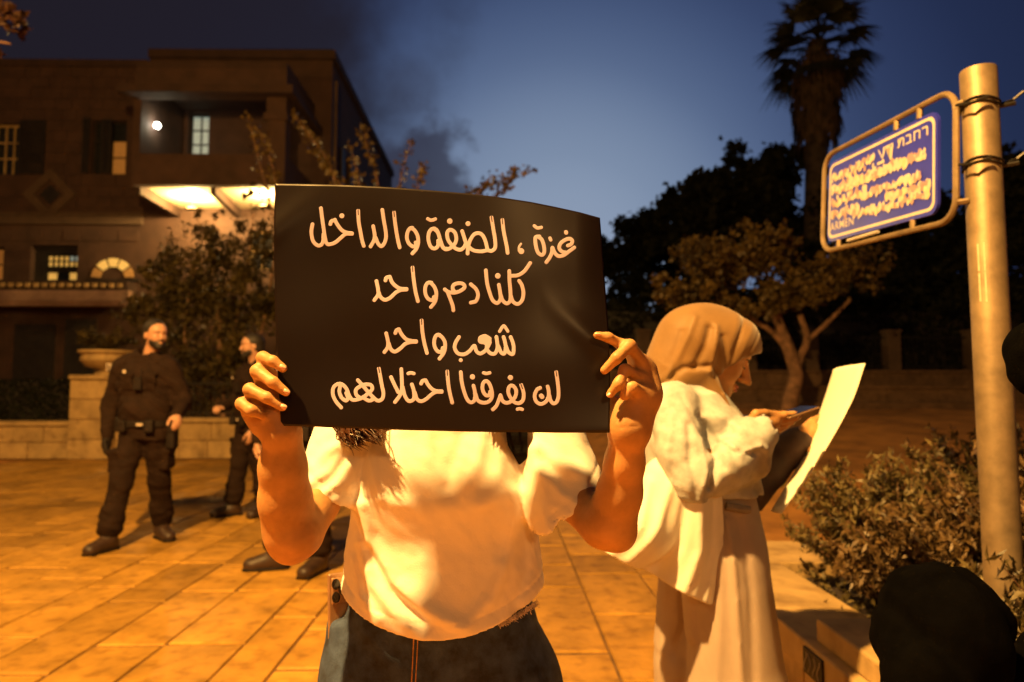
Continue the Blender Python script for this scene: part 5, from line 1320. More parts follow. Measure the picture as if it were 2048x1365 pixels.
# hem: hollow below so the cloth stands off the jeans, cut level
hz_ = lambda X: .884 + .050 * ((X - cx) / .16) ** 2
S.warp(lambda X, Y, Z: .006 * np.exp(-((Z - (hz_(X) + .022)) / .0022) ** 2) * .35)
d = hz_(S.g[0])[:, None, None] - S.g[2][None, None, :] + 0 * S.g[1][None, :, None]
S.d = np.maximum(S.d, d.astype(np.float32))
S2 = SDF(*S.g); S2.loft(tz_[:4], [cx] * 4, [1.150] * 4, [.156, .153, .147, .135], [.101, .101, .099, .094], n=2.25, k=0)
low = (S.g[2] < .93)[None, None, :]
S.d = np.where(low, np.maximum(S.d, -(S2.d)), S.d)
mesh_from(S, 'shirt', M['tee'], wp, wo_, 1, .5)
# neckband
# --- jeans
S = SDF.box((-.31, 1.0, .03), (.125, 1.34, .99), .0055)
S.loft([.70, .80, .88, .92, .945], [cx - .004] * 5, [1.157] * 5, [.184, .179, .158, .145, .134], [.116, .116, .103, .093, .086], n=2.3, k=.02)
for s in (-1, 1): S.chain([(cx + s * .095, 1.165, .76), (cx + s * .115, 1.16, .44), (cx + s * .12, 1.18, .07)], [.100, .082, .088], .03)
S.rbox(P(686, 1300, 1.135), (.024, .022, .052), .012, rot((0, 0, math.radians(30))), .012); S.cone(P(692, 1330, 1.14), P(690, 1480, 1.15), .030, .03, .03)
zc = lambda X, Z: np.exp(-((X - cx - .001) / .004) ** 2)
S.warp(lambda X, Y, Z: .0025 * np.exp(-((X - cx + .004) / .003) ** 2) * (Y < 1.15) * (Z > .66))
S.warp(ridge([(P(700, 1250, 1.05)[0], P(700, 1250, 1.05)[2]), (P(780, 1330, 1.05)[0], P(780, 1330, 1.05)[2])], .003, .012)); S.warp(wrinkles(.0018, 40, 31, (.6, .2, 1)))
mesh_from(S, 'jeans', M['denim'], wp, wo_, 1, .5)
def on_jeans(px, py, Y): return P(px, py, Y) - wo_
def strip(name, pts, m, r=.0012, n=5): return MB().tube([on_jeans(*p) for p in pts], r, n).build(name, m, wp)
fy = 1.038
strip('fly_stitching', [(828, 1268, fy), (826, 1310, fy + .000), (823, 1370, fy + .004)], M['thread'], .0010)
strip('fly_stitching', [(836, 1270, fy), (834, 1310, fy), (831, 1370, fy + .004)], M['thread'], .0008)
# frayed pocket edge on the right hip
pk = []
for k in range(260):
    t = random.random(); x = 1000 + 76 * t; y = 1248 - 44 * t ** 1.25 - 2; 
    pk.append((x + random.uniform(-2, 2), y + random.uniform(-4, 5)))
fz_ = MB()
for (x, y) in pk:
    Yp = 1.045 + .075 * ((x - 900) / 200.0) ** 2.6
    c = P(x, y, Yp) - wo_ + np.array([0, -.004, 0]); dv = rng.normal(size=3) * .0022
    fz_.tube([c - dv, c + dv], .0005, 3)
fz_.build('frayed_pocket_edge', M['denim_worn'], wp)['kind'] = 'stuff'
# side seam strip, lit, at the left hip
# phone in the back pocket
ph = empty('phone', tuple(P(686, 1218, 1.135))); tag(ph, 'phone in a gold case tucked in the hip pocket of the jeans', 'phone')
ph.rotation_euler = (math.radians(-6), 0, math.radians(30)); ph.scale = (.68, .9, .88)
b = MB().box(-.036, .036, -.0045, .0045, -.075, .065).build('case', M['phone_gold'], ph, bevel=.004, seg=3)
MB().box(-.030, .006, -.0105, -.0046, .012, .058).build('camera_bump', M['phone_gold'], ph, bevel=.004, seg=3)
for (x, z) in ((-.021, .047), (-.021, .024), (-.005, .036)):
    l_ = MB().lathe([(0, 0), (.0095, 0), (.0095, .003), (.0055, .0035), (.0, .0030)], n=20).build('lens', M['phone_black'], ph, smooth=True)
    l_.matrix_local = Matrix.Translation((x, -.0106, z)) @ Matrix.Rotation(math.radians(90), 4, 'X')
# hair: head cap and waves that fall over the shoulders
S = SDF.box((cx - .16, 1.03, 1.22), (cx + .16, 1.34, 1.60), .006)
S.ell((cx, 1.18, 1.475), (.083, .10, .098), None, .01); S.chain([(cx, 1.235, 1.45), (cx, 1.26, 1.30)], [.08, .075], .03); S.ell((cx, 1.06, 1.42), (.062, .075, .095), None, .01, 'sub')
mesh_from(S, 'hair', M['hair'], wp, wo_, 1)
hl = MB(); 
def lock(pts, r, n_):
    for k in range(n_):
        o_ = rng.normal(size=3) * r; ph_ = random.uniform(0, 6)
        c = catmull([np.array(p) for p in pts], 7); m_ = len(c)
        c = [q + o_ * (1 - .35 * i / m_) + np.array([math.sin(i * .55 + ph_), math.cos(i * .5 + ph_), 0]) * .0022 - wo_ for i, q in enumerate(c)]
        hl.tube(c, list(np.interp(np.linspace(0, 1, m_), [0, .8, 1], [.0014, .0011, .0003])), 4, caps=False)
lock([(cx - .075, 1.15, 1.42), P(690, 700, 1.06), P(690, 800, 1.03), P(700, 860, 1.02), P(716, 884, 1.015)], .009, 150)
lock([(cx - .07, 1.14, 1.40), P(710, 760, 1.04), P(725, 840, 1.02), P(757, 878, 1.01)], .008, 90)
lock([(cx - .08, 1.15, 1.40), P(680, 780, 1.05), P(690, 850, 1.03), P(735, 872, 1.015)], .009, 80)
lock([(cx + .075, 1.15, 1.42), P(1000, 720, 1.07), P(990, 800, 1.05), P(985, 845, 1.04)], .010, 90)
hl.build('hair_locks', M['hair'], wp)['kind'] = 'stuff'
# backpack straps
bk = empty('backpack', (cx, 1.33, 1.12)); tag(bk, 'black backpack on the back of the woman with the poster, strap over her shoulder', 'backpack')
bko = np.array(bk.location)
S = SDF.box((cx - .15, 1.24, .92), (cx + .15, 1.46, 1.34), .007); S.rbox((cx, 1.345, 1.13), (.125, .075, .19), .045, None, .01); S.rbox((cx, 1.42, 1.06), (.10, .03, .10), .02, None, .01)
mesh_from(S, 'bag', M['strap'], bk, bko, 1)
def band(pts, w, th, name, m, par, off, side=(1, 0, 0)):
    c = catmull([np.array(p) for p in pts], 6); b = MB(); n_ = len(c)
    wv = np.interp(np.linspace(0, 1, n_), np.linspace(0, 1, len(w)), w); s_ = np.array(side, float)
    vs = []
    for i, q in enumerate(c):
        t = c[min(i + 1, n_ - 1)] - c[max(i - 1, 0)]; t = t / np.linalg.norm(t); nn = np.cross(s_, t); nn /= np.linalg.norm(nn) + 1e-9
        for a_, b_ in ((-1, -1), (1, -1), (1, 1), (-1, 1)): vs.append(q + s_ * wv[i] * a_ * .5 + nn * th * b_ * .5 - off)
    fs = []
    for i in range(n_ - 1):
        for k in range(4): fs.append((i * 4 + k, i * 4 + (k + 1) % 4, (i + 1) * 4 + (k + 1) % 4, (i + 1) * 4 + k))
    fs += [(3, 2, 1, 0), tuple(n_ * 4 - 4 + k for k in range(4))]
    b.add(vs, fs); return b.build(name, m, par)
band([(cx + .10, 1.26, 1.28), (cx + .105, 1.17, 1.325), (cx + .105, 1.09, 1.25), P(1032, 850, 1.052), P(1035, 890, 1.05), P(1046, 925, 1.062), (cx + .150, 1.16, 1.08), (cx + .13, 1.27, 1.02)], [.035, .04, .04, .034, .030, .014, .012, .012], .006, 'shoulder_strap', M['strap'], bk, bko)
band([(cx - .10, 1.26, 1.28), (cx - .105, 1.17, 1.325), (cx - .105, 1.09, 1.25), P(742, 800, 1.052), P(735, 850, 1.06), (cx - .150, 1.12, 1.13), (cx - .155, 1.2, 1.06), (cx - .13, 1.27, 1.02)], [.035, .04, .04, .034, .026, .014, .012, .012], .006, 'shoulder_strap', M['strap'], bk, bko)

# ------------------------------------------------------------------ the poster
po_ = empty('poster', tuple(P(885, 615, .90))); tag(po_, 'black printed poster with four hand drawn lines of cream Arabic lettering', 'poster'); poo = np.array(po_.location)
top_ = [(550, 368), (630, 369), (700, 371), (780, 375), (860, 381), (940, 388), (1000, 395), (1060, 404), (1110, 414), (1160, 425), (1200, 436)]
bot_ = [(562, 852), (630, 854), (700, 857), (780, 860), (860, 862), (940, 864), (1000, 865), (1060, 865), (1110, 866), (1165, 866), (1219, 866)]
lef_ = [(550, 368), (548, 450), (548, 520), (550, 610), (552, 690), (557, 770), (562, 852)]
rig_ = [(1200, 436), (1204, 485), (1207, 530), (1212, 590), (1217, 660), (1221, 760), (1219, 866)]
def along(poly, t): 
    poly = np.array(poly, float); return np.stack([np.interp(t, np.linspace(0, 1, len(poly)), poly[:, i]) for i in range(2)], -1)
nu, nv = 150, 110
uu = np.linspace(0, 1, nu); vv = np.linspace(0, 1, nv); T_, B2, L2, R2 = along(top_, uu), along(bot_, uu), along(lef_, vv), along(rig_, vv)
U, Vv = np.meshgrid(uu, vv, indexing='ij'); U = U[..., None]; Vv = Vv[..., None]
G = (1 - Vv) * T_[:, None] + Vv * B2[:, None] + (1 - U) * L2[None] + U * R2[None] - ((1 - U) * (1 - Vv) * np.array(top_[0]) + U * (1 - Vv) * np.array(top_[-1]) + (1 - U) * Vv * np.array(bot_[0]) + U * Vv * np.array(bot_[-1]))
Gf = G.reshape(-1, 2)
def PP(px, py, Y):
    px = np.asarray(px, float); py = np.asarray(py, float)
    d = np.stack([(px - 1024) / F, -(py - 682.5) / F, -np.ones_like(px)], -1) @ _R.T
    return d * (np.asarray(Y) / d[..., 1])[..., None] + np.array([0, 0, CAM_H])
pv = PP(Gf[:, 0], Gf[:, 1], SY(Gf[:, 0], Gf[:, 1])) - poo
ii, jj = np.meshgrid(np.arange(nu - 1), np.arange(nv - 1), indexing='ij'); a = (ii * nv + jj).ravel()
sheet = mesh_np('card', pv, np.stack([a, a + 1, a + nv + 1, a + nv], 1), M['black_card'], po_, smooth=True)
so_ = sheet.modifiers.new('thickness', 'SOLIDIFY'); so_.thickness = .0012; so_.offset = -1
# lettering, traced as pen strokes and meshed as one thin raised print per line
def crop(ox, oy, k, strokes): return [([(ox + x / k, oy + y / k) for x, y in pts], w, sp) for pts, w, sp in strokes]
w0 = 3.7
def st(*pts, w=w0, split=False): return (list(pts), w, split)
A = crop(600, 400, 6.827, [
    st((172, 335), (157, 440), (178, 560), (235, 622), (290, 618), (318, 560), (322, 470)), st((288, 118), (305, 260), (325, 400), (343, 520), (368, 600), (420, 608), (490, 580), (560, 520), (625, 470), (712, 467)),
    st((415, 335), (430, 295), (468, 282)), st((478, 275), (505, 330), (560, 405), (620, 445), (712, 460)), st((572, 220), (573, 221), w=5.0),
    st((795, 150), (803, 300), (825, 430), (850, 560), (872, 632), split=True), st((1125, 140), (1147, 290), (1170, 420), (1175, 520), (1150, 600), (1112, 636), (1068, 600), (1035, 520)),
    st((1000, 362), (1015, 440), (1022, 500), (1008, 565), (965, 640)), st((1285, 175), (1298, 300), (1318, 440), (1340, 560), (1362, 652), split=True),
    st((1535, 385), (1500, 395), (1468, 450), (1462, 530), (1490, 600), (1545, 640), (1585, 620), (1580, 585)), st((1520, 385), (1570, 425), (1608, 500), (1615, 590), (1590, 670), (1535, 735)),
    st((1840, 395), (1795, 405), (1760, 460), (1755, 550), (1785, 640), (1840, 668), (1885, 630), (1888, 560)), st((1825, 393), (1870, 420), (1900, 490), (1925, 590), (1960, 660), (2015, 672)),
    st((1745, 262), (1790, 282), (1838, 268), w=3.3)])
A += crop(860, 400, 6.4, [
    st((60, 380), (100, 420), (130, 510), (165, 605), (205, 636), (260, 620), (315, 570), (338, 500), (318, 420), (262, 385), (222, 420), (228, 500), (262, 560), (320, 620), (385, 642), (430, 615), (458, 560), (440, 490), (412, 402)),
    st((482, 690), (487, 620), (510, 530), (560, 450), (620, 428), (672, 455), (710, 530), (732, 620)), st((490, 600), (560, 650), (660, 662), (735, 648), (790, 656), (835, 610), (832, 500), (812, 380), (788, 228), split='end'),
    st((253, 275), (254, 276), w=5.4), st((487, 307), (488, 307), w=4.9), st((0, 262), (40, 262), (70, 248), w=3.2),
    st((927, 258), (942, 390), (965, 510), (985, 610), (995, 682), split=True), st((1165, 566), (1140, 605), (1138, 650), w=2.2), st((1168, 658), (1170, 660), w=5.8),
    st((1400, 470), (1355, 478), (1348, 520), (1358, 600), (1385, 680), (1435, 708), (1463, 670), (1458, 590), (1430, 510), (1385, 475)), st((1335, 335), (1375, 362), (1425, 355), w=3.3),
    st((1765, 588), (1805, 572), (1822, 530), (1790, 500), (1730, 515), (1672, 560), (1655, 620), (1690, 665), (1740, 675)), st((1848, 612), (1780, 662), (1710, 712), (1645, 722), (1598, 680), (1568, 615)), st((1566, 615), (1560, 680), (1530, 745), (1490, 800)),
    st((1742, 415), (1743, 424), w=4.0), st((1536, 492), (1546, 515), w=3.4)])
Bq = crop(720, 510, 5.389, [
    st((178, 285), (195, 370), (196, 430), (155, 490)), st((200, 400), (222, 455), (268, 487), (325, 465), (385, 410), (440, 382), (503, 376)), st((275, 278), (285, 248), (315, 240)), st((322, 238), (348, 300), (395, 345), (440, 366), (503, 370)),
    st((567, 138), (580, 270), (600, 400), (625, 502), split=True), st((770, 302), (730, 305), (705, 350), (706, 420), (735, 475), (780, 490), (800, 455)), st((760, 300), (800, 345), (823, 410), (812, 500), (765, 565)),
    st((915, 375), (955, 402), (1015, 410), (1080, 392), (1128, 352), (1110, 315), (1055, 308), (1008, 330), (1000, 368), (1020, 400)), st((945, 405), (975, 480), (1000, 550), (1007, 600)),
    st((1195, 320), (1250, 370), (1273, 435), (1250, 500), (1195, 517)), st((1357, 170), (1370, 300), (1395, 400), (1430, 490), (1480, 522), (1515, 475), (1510, 400), (1497, 325)),
    st((1515, 430), (1540, 495), (1585, 526), (1620, 490), (1622, 400), (1612, 280), (1610, 175)), st((1625, 440), (1650, 505), (1700, 532), (1748, 490), (1762, 410), (1745, 330), (1716, 282)), st((1625, 228), (1700, 222), (1770, 180), (1835, 90)), st((1485, 228), (1486, 229), w=5.5)])
Cq = crop(740, 620, 6.4, [
    st((208, 302), (232, 410), (228, 480), (185, 543)), st((240, 430), (268, 505), (320, 537), (390, 495), (450, 440), (520, 415), (592, 412)), st((325, 300), (340, 265), (368, 250)), st((372, 252), (405, 315), (460, 375), (520, 398), (592, 405)),
    st((662, 138), (672, 280), (695, 420), (730, 555), split=True), st((890, 322), (850, 330), (824, 390), (828, 470), (865, 530), (915, 540), (932, 490)), st((875, 320), (925, 355), (962, 430), (950, 540), (890, 628)),
    st((1140, 350), (1098, 420), (1085, 490), (1125, 558), (1200, 572), (1270, 535), (1335, 462), (1362, 530), (1410, 562), (1470, 530), (1515, 465), (1535, 420)),
    st((1530, 372), (1470, 340), (1415, 362), (1412, 405), (1460, 415), (1530, 400), w=4.2), st((1445, 365), (1500, 375), w=6.5), st((1440, 400), (1500, 440), (1500, 470), w=4.5),
    st((1490, 500), (1540, 557), (1600, 560), (1632, 490), (1628, 410), (1618, 348)), st((1640, 460), (1680, 548), (1722, 560), (1738, 480), (1725, 400), (1710, 350)), st((1738, 460), (1775, 545), (1830, 566), (1840, 480), (1825, 410), (1800, 350)),
    st((1660, 278), (1712, 208), (1765, 275), w=3.2), st((1162, 645), (1163, 646), w=3.9)])
Dq = crop(640, 720, 7.314, [
    st((312, 700), (235, 610), (190, 510), (198, 410), (255, 358), (325, 362), (388, 425), (425, 520), (470, 583), (535, 585), (620, 555), (710, 490), (765, 430), (745, 372), (670, 362), (590, 388), (528, 440), (530, 510), (575, 550)),
    st((295, 390), (285, 470), (315, 550), (375, 598), (410, 565), (385, 488)), st((555, 300), (620, 372), (700, 465), (765, 535), (825, 590), (875, 598), (918, 560), (928, 480), (905, 370), (862, 130), split='end'), st((640, 560), (715, 598), (775, 580), (770, 545)),
    st((1040, 255), (1090, 365), (1145, 475)), st((1190, 138), (1198, 300), (1198, 430), (1165, 530), (1098, 620)), st((1210, 400), (1240, 520), (1285, 595), (1335, 603), (1378, 560), (1372, 450), (1345, 362)),
    st((1290, 203), (1330, 192), (1375, 203), w=3.4), st((1388, 480), (1420, 575), (1480, 608), (1555, 575), (1630, 510), (1700, 472), (1782, 472)), st((1480, 350), (1500, 312), (1535, 300)), st((1545, 300), (1585, 370), (1640, 430), (1700, 458), (1782, 462)),
    st((1862, 170), (1875, 320), (1895, 460), (1935, 628), split=True)])
Dq += crop(880, 720, 7.314, [
    st((305, 182), (320, 330), (358, 480), (405, 590), (460, 625), (508, 585), (512, 480), (490, 380)), st((520, 500), (555, 595), (630, 630), (715, 612), (762, 540), (752, 430), (715, 340), (668, 312), (628, 355), (625, 440), (665, 515), (722, 520), (735, 470)),
    st((638, 192), (680, 203), (728, 192), w=3.4), st((475, 250), (476, 251), w=5.2), st((885, 520), (862, 590), (825, 675), (775, 728)), st((890, 530), (915, 600), (970, 632), (1040, 610), (1100, 545), (1115, 450), (1065, 382), (1012, 400), (1000, 480), (1035, 560), (1095, 625), (1165, 635), (1215, 590), (1225, 500), (1210, 430), (1188, 368), split='end'),
    st((1030, 262), (1031, 263), w=5.2), st((1132, 725), (1165, 717), (1205, 727), w=3.3), st((1465, 412), (1415, 445), (1385, 530), (1408, 610), (1470, 648), (1540, 622), (1585, 555), (1592, 470), (1576, 395)),
    st((1600, 520), (1622, 605), (1668, 640), (1715, 605), (1735, 510), (1725, 350), (1700, 180), split='end'), st((1482, 528), (1494, 544), w=4.6)])
def text_line(strokes, n):
    sm = []
    for pts, w, sp in strokes:
        c = catmull(pts, 7) if len(pts) > 2 else [np.array(q, float) for q in pts]
        sm.append((np.array(c), w, sp))
    lo = np.min([c.min(0) for c, _, _ in sm], 0) - 9; hi = np.max([c.max(0) for c, _, _ in sm], 0) + 9
    hx = .62
    xs = np.arange(lo[0], hi[0], hx); ys_ = np.arange(lo[1], hi[1], hx)
    D = np.full((len(xs), len(ys_)), 9.0, np.float32)
    def seg(a, b, r, sign=1):
        m = r + 3; i0, i1 = np.searchsorted(xs, [min(a[0], b[0]) - m, max(a[0], b[0]) + m]); j0, j1 = np.searchsorted(ys_, [min(a[1], b[1]) - m, max(a[1], b[1]) + m])
        X = xs[i0:i1][:, None]; Y = ys_[j0:j1][None]; ba = b - a; hh = np.clip(((X - a[0]) * ba[0] + (Y - a[1]) * ba[1]) / (ba.dot(ba) + 1e-9), 0, 1)
        d = np.sqrt((X - a[0] - ba[0] * hh) ** 2 + (Y - a[1] - ba[1] * hh) ** 2) - r
        if sign > 0: D[i0:i1, j0:j1] = np.minimum(D[i0:i1, j0:j1], d)
        else: D[i0:i1, j0:j1] = np.maximum(D[i0:i1, j0:j1], -d)
    for c, w, sp in sm:
        for i in range(len(c) - 1): seg(c[i], c[i + 1], w)
    for c, w, sp in sm:          # the pen's split ends
        if not sp: continue
        if sp == 'end': c = c[::-1]
        d = c[3] - c[0]; d = d / np.linalg.norm(d); seg(c[0] - d * 5, c[0] + d * 8.5, .85, -1)
    S = SDF(xs, ys_, np.array([-3, -1.0, 1.0, 3]))
    zz = np.array([2, -1.0, -1.0, 2])[None, None, :]
    S.d = np.maximum(D[:, :, None], zz).astype(np.float32)
    v, f = S.verts_faces()
    # relief .35 mm proud of the card
    px, py = v[:, 0], v[:, 1]; off = .00022 + .00005 * v[:, 2]
    q = PP(px, py, SY(px, py) - off) - poo
    return mesh_np('lettering', q, f, M['ink'], po_)
for n_, ln in enumerate((A, Bq, Cq, Dq)): text_line(ln, n_)

# ------------------------------------------------------------------ woman in the headscarf
HY = 1.93
hp_ = empty('person', (.60, 1.95, 0)); tag(hp_, 'woman in brown headscarf, pale jacket and white trousers reading a phone and a paper', 'person'); hpo = np.array(hp_.location)
def hB(S, name, m, relax=1, w=.5): return mesh_from(S, name, m, hp_, hpo, relax, w)
HC = P(1424, 712, HY); HR = rot((0, math.radians(0), math.radians(-90))) @ rot((math.radians(-24), 0, 0))
# turn slightly towards the camera so that cheek and eye show
HR = rot((0, 0, math.radians(-9))) @ HR
hg = lambda p: HC + HR @ (np.array(p) * .97)
xs = gridx([(.20, .56, .006), (.56, .78, .0028), (.78, 1.0, .004)]); ys = gridx([(1.62, 1.80, .0045), (1.80, 2.06, .0032), (2.06, 2.3, .006)]); zs = gridx([(-.02, 1.0, .011), (1.0, 1.22, .0045), (1.22, 1.32, .0032), (1.32, 1.54, .0028)])
S = SDF(xs, ys, zs)
head(S, HC, HR, .97, (.55, HY + .02, 1.17))
S.cone(hg((0, .092, .018)), hg((0, .124, -.031)), .0085, .0092, .006); S.ell(hg((0, .066, -.094)), (.02, .02, .016), HR, .012)
S.loft([.70, .85, .98, 1.10, 1.18], [.60, .60, .60, .57, .55], [1.97] * 5, [.10, .11, .10, .10, .07], [.15, .16, .14, .17, .12], k=.03)
for s in (-1, 1): S.chain([(.60, 1.97 + s * .08, .80), (.62, 1.97 + s * .09, .45), (.60, 1.97 + s * .10, .09)], [.08, .055, .038], .03); S.cone((.60, 1.97 + s * .10, .05), (.74, 1.97 + s * .10, .035), .034, .028, .02)
nw, fw = P(1508, 856, 1.80), P(1600, 880, 2.06)
S.chain([(.54, 1.86, 1.12), P(1396, 955, 1.79), nw], [.034, .032, .024], .02)
S.chain([(.56, 2.12, 1.13), P(1474, 990, 2.13), fw], [.036, .034, .024], .02)
# near hand, palm up under the phone, fingers pointing right
def fin(pts, rs): S.chain([P(*p) for p in pts], [r * p[2] / F for r, p in zip(rs, pts)], .004)
S.cone(P(1512, 850, 1.80), P(1545, 842, 1.81), RR(20, 1.8), RR(17, 1.8), .012); S.cone(P(1518, 856, 1.83), P(1548, 852, 1.85), RR(15, 1.8), RR(13, 1.8), .012)
fin([(1540, 834, 1.80), (1568, 830, 1.80), (1586, 829, 1.81), (1597, 829, 1.82)], [9, 7.5, 6.6, 5.4])
fin([(1544, 842, 1.82), (1570, 841, 1.82), (1588, 838, 1.83), (1598, 834, 1.84)], [9, 7.5, 6.6, 5.4])
fin([(1544, 850, 1.84), (1568, 850, 1.85), (1582, 844, 1.86), (1590, 838, 1.865)], [8.5, 7.2, 6.4, 5.2])
fin([(1540, 856, 1.86), (1560, 858, 1.87), (1572, 852, 1.88), (1580, 846, 1.885)], [8, 6.6, 5.8, 4.8])
fin([(1505, 840, 1.79), (1512, 828, 1.785), (1530, 826, 1.79), (1556, 828, 1.80)], [11, 9, 7.5, 6])
# far hand on the paper's edge
S.cone(fw, P(1626, 862, 2.06), RR(16, 2.06), RR(15, 2.06), .012)
for (a, b, c) in (((1630, 852), (1648, 858), (1642, 872)), ((1628, 862), (1644, 870), (1636, 884)), ((1624, 872), (1636, 882), (1628, 894)), ((1618, 880), (1626, 892), (1618, 902))):
    fin([(a[0], a[1], 2.07), (b[0], b[1], 2.04), (c[0], c[1], 2.02)], [7, 6.2, 5])
fin([(1606, 860, 2.05), (1624, 842, 2.08), (1644, 832, 2.10)], [9, 7, 5.5])
hB(S, 'body', M['skin'])
# lips, brow, lashes
S = SDF.box(hg((0, .09, -.062)) - .045, hg((0, .09, -.062)) + .045, .002)
for pz, pr in ((-.0565, (.021, .011, .0058)), (-.0675, (.018, .0105, .006))): S.ell(hg((0, .0935, pz)), pr, HR, .002)
S.ell(hg((0, .104, -.0615)), (.022, .008, .0012), HR, .001, 'sub'); hB(S, 'lips', M['lips'])
for s in (-1, 1):
    MB().tube([hg(p) - hpo for p in ((s * .014, .0985, .022), (s * .030, .097, .027), (s * .050, .085, .022))], [.0022, .0028, .0012], 6).build('eyebrow', M['hair_short'], hp_)
    MB().tube([hg(p) - hpo for p in ((s * .018, .0905, .001), (s * .031, .0950, -.001), (s * .045, .086, .000))], [.0012, .0018, .0012], 6).build('eyelashes', M['hair_short'], hp_)
# headscarf
S = SDF.box((.38, 1.76, 1.06), (.80, 2.12, 1.545), .0033)
E = lambda p, r, k=.02, op='add': S.ell(hg(p), np.array(r), HR, k, op)
E((0, -.008, .035), (.094, .119, .106)); E((0, .042, .048), (.086, .074, .076), .03)
E((0, -.07, -.01), (.092, .098, .110), .05)
S.chain([P(1392, 690, HY), P(1352, 745, HY + .01), P(1330, 778, HY + .02)], [.100, .078, .046], .05)
S.cone(P(1400, 760, HY), P(1432, 800, HY), .082, .080, .05); S.chain([P(1428, 790, HY), P(1446, 840, HY), P(1452, 880, HY)], [.075, .072, .062], .04)
S.cone(P(1436, 800, HY - .02), P(1462, 815, HY), .04, .035, .03)
S.chain([P(1462, 830, 1.87), P(1480, 880, 1.86), P(1490, 905, 1.87)], [.030, .022, .010], .03)
S.cone(P(1330, 790, HY), P(1410, 840, HY + .05), .07, .08, .05)
S.ell(hg((0, .128, -.038)), (.16, .112, .085), HR @ rot((math.radians(47), 0, 0)), .008, 'sub')
def sf_(pts, amp, w): S.warp(ridge([(P(x, y, HY)[0], P(x, y, HY)[2]) for x, y in pts], amp, w))
sf_([(1462, 634), (1444, 672), (1430, 720), (1424, 770)], .002, .010); sf_([(1478, 640), (1458, 672), (1440, 712)], -.002, .006); sf_([(1492, 652), (1470, 684), (1450, 730)], .002, .007)
sf_([(1472, 640), (1450, 690), (1436, 745)], -.002, .005); sf_([(1502, 668), (1480, 700), (1458, 732)], -.0015, .006)
sf_([(1398, 665), (1388, 700), (1372, 735)], -.009, .012); sf_([(1410, 660), (1404, 710), (1400, 745)], .006, .009); sf_([(1422, 680), (1430, 720), (1428, 770)], -.006, .009)
sf_([(1372, 640), (1345, 700), (1322, 762)], .006, .010); sf_([(1350, 670), (1335, 715), (1330, 770)], -.005, .010)
sf_([(1310, 772), (1350, 738), (1398, 735)], -.007, .008); sf_([(1395, 745), (1430, 800), (1450, 860)], .008, .009); sf_([(1410, 740), (1450, 800), (1475, 850)], -.008, .007); sf_([(1425, 790), (1440, 830), (1470, 880)], .006, .006)
S.warp(wrinkles(.0022, 38, 41, (.7, .2, -.7)))
hB(S, 'headscarf', M['hijab'])
# jacket: torso, collar, near sleeve with turned cuff, far sleeve
S = SDF.box((.36, 1.62, .90), (.96, 2.30, 1.32), .0050)
S.loft([.965, 1.02, 1.10, 1.18, 1.24, 1.29], [.585, .575, .56, .545, .535, .50], [1.97] * 6, [.150, .155, .150, .135, .105, .05], [.185, .190, .200, .195, .150, .07], n=2.2, k=.03)
el = P(1388, 955, 1.745)
S.chain([P(1348, 815, 1.83), P(1362, 900, 1.77), el], [.070, .060, .060], .015)
S.chain([el, P(1455, 925, 1.75), P(1512, 872, 1.80)], [.060, .055, .044], .012)
S.cone(P(1500, 880, 1.795), P(1522, 862, 1.80), .066, .050, .012); S.cone(P(1448, 960, 1.76), P(1505, 925, 1.80), .03, .045, .03)
S.chain([P(1352, 775, 1.92), P(1392, 790, 1.87), P(1425, 850, 1.83)], [.026, .028, .022], .012)
S.chain([P(1318, 785, 1.95), P(1335, 768, 1.90), P(1375, 776, 1.87)], [.030, .030, .026], .015)
def jf(pts, amp, w, Y=1.76): S.warp(ridge([(P(x, y, Y)[0], P(x, y, Y)[2]) for x, y in pts], amp, w))
jf([(1340, 830), (1325, 900), (1330, 970)], .007, .011); jf([(1372, 850), (1368, 920), (1380, 985)], -.008, .010); jf([(1400, 830), (1425, 880), (1430, 930)], -.012, .010); jf([(1415, 850), (1450, 900), (1500, 905)], -.010, .008)
jf([(1470, 850), (1490, 880), (1530, 900)], .006, .008); jf([(1440, 880), (1465, 905), (1510, 890)], .008, .007); jf([(1345, 990), (1400, 1000), (1440, 990)], .005, .009); jf([(1290, 880), (1300, 930), (1300, 980)], .006, .012); jf([(1410, 930), (1400, 990), (1440, 1010)], -.007, .008)
jf([(1362, 790), (1400, 870), (1440, 900)], -.004, .005); jf([(1330, 800), (1420, 900)], .0, .01)
jf([(1412, 868), (1420, 915), (1404, 968)], -.016, .010); jf([(1395, 880), (1396, 940), (1384, 985)], .006, .008)
S.warp(wrinkles(.0020, 52, 51, (.6, .2, .8))); S.warp(wrinkles(.0012, 120, 52, (.4, .2, .9)))
S.cone(P(1500, 880, 1.80), P(1560, 832, 1.80), .036, .044, 0, op='sub')
hB(S, 'jacket', M['jacket'])
MB().tube([P(x, y, 1.79) - hpo for x, y in ((1452, 1012), (1480, 1018), (1500, 1020))], .010, 8).build('jacket_band', M['jacket_in'], hp_)
S = SDF.box((.55, 1.98, .88), (.98, 2.28, 1.24), .006)
S.chain([(.58, 2.12, 1.13), P(1478, 995, 2.13), P(1596, 884, 2.07)], [.075, .066, .048], .03); S.warp(wrinkles(.004, 40, 55, (.6, .2, .8)))
hB(S, 'far_sleeve', M['dark_sleeve'])
wt = MB().lathe([(.031, -.012), (.034, -.010), (.034, .010), (.031, .012)], n=20).build('wristwatch', M['phone_black'], hp_)
wt.matrix_local = Matrix.Translation(Vector(P(1590, 890, 2.065) - hpo)) @ Matrix(np.array(Vector(P(1600, 880, 2.06) - P(1478, 995, 2.13)).to_track_quat('Z', 'Y').to_matrix()).tolist()).to_4x4()
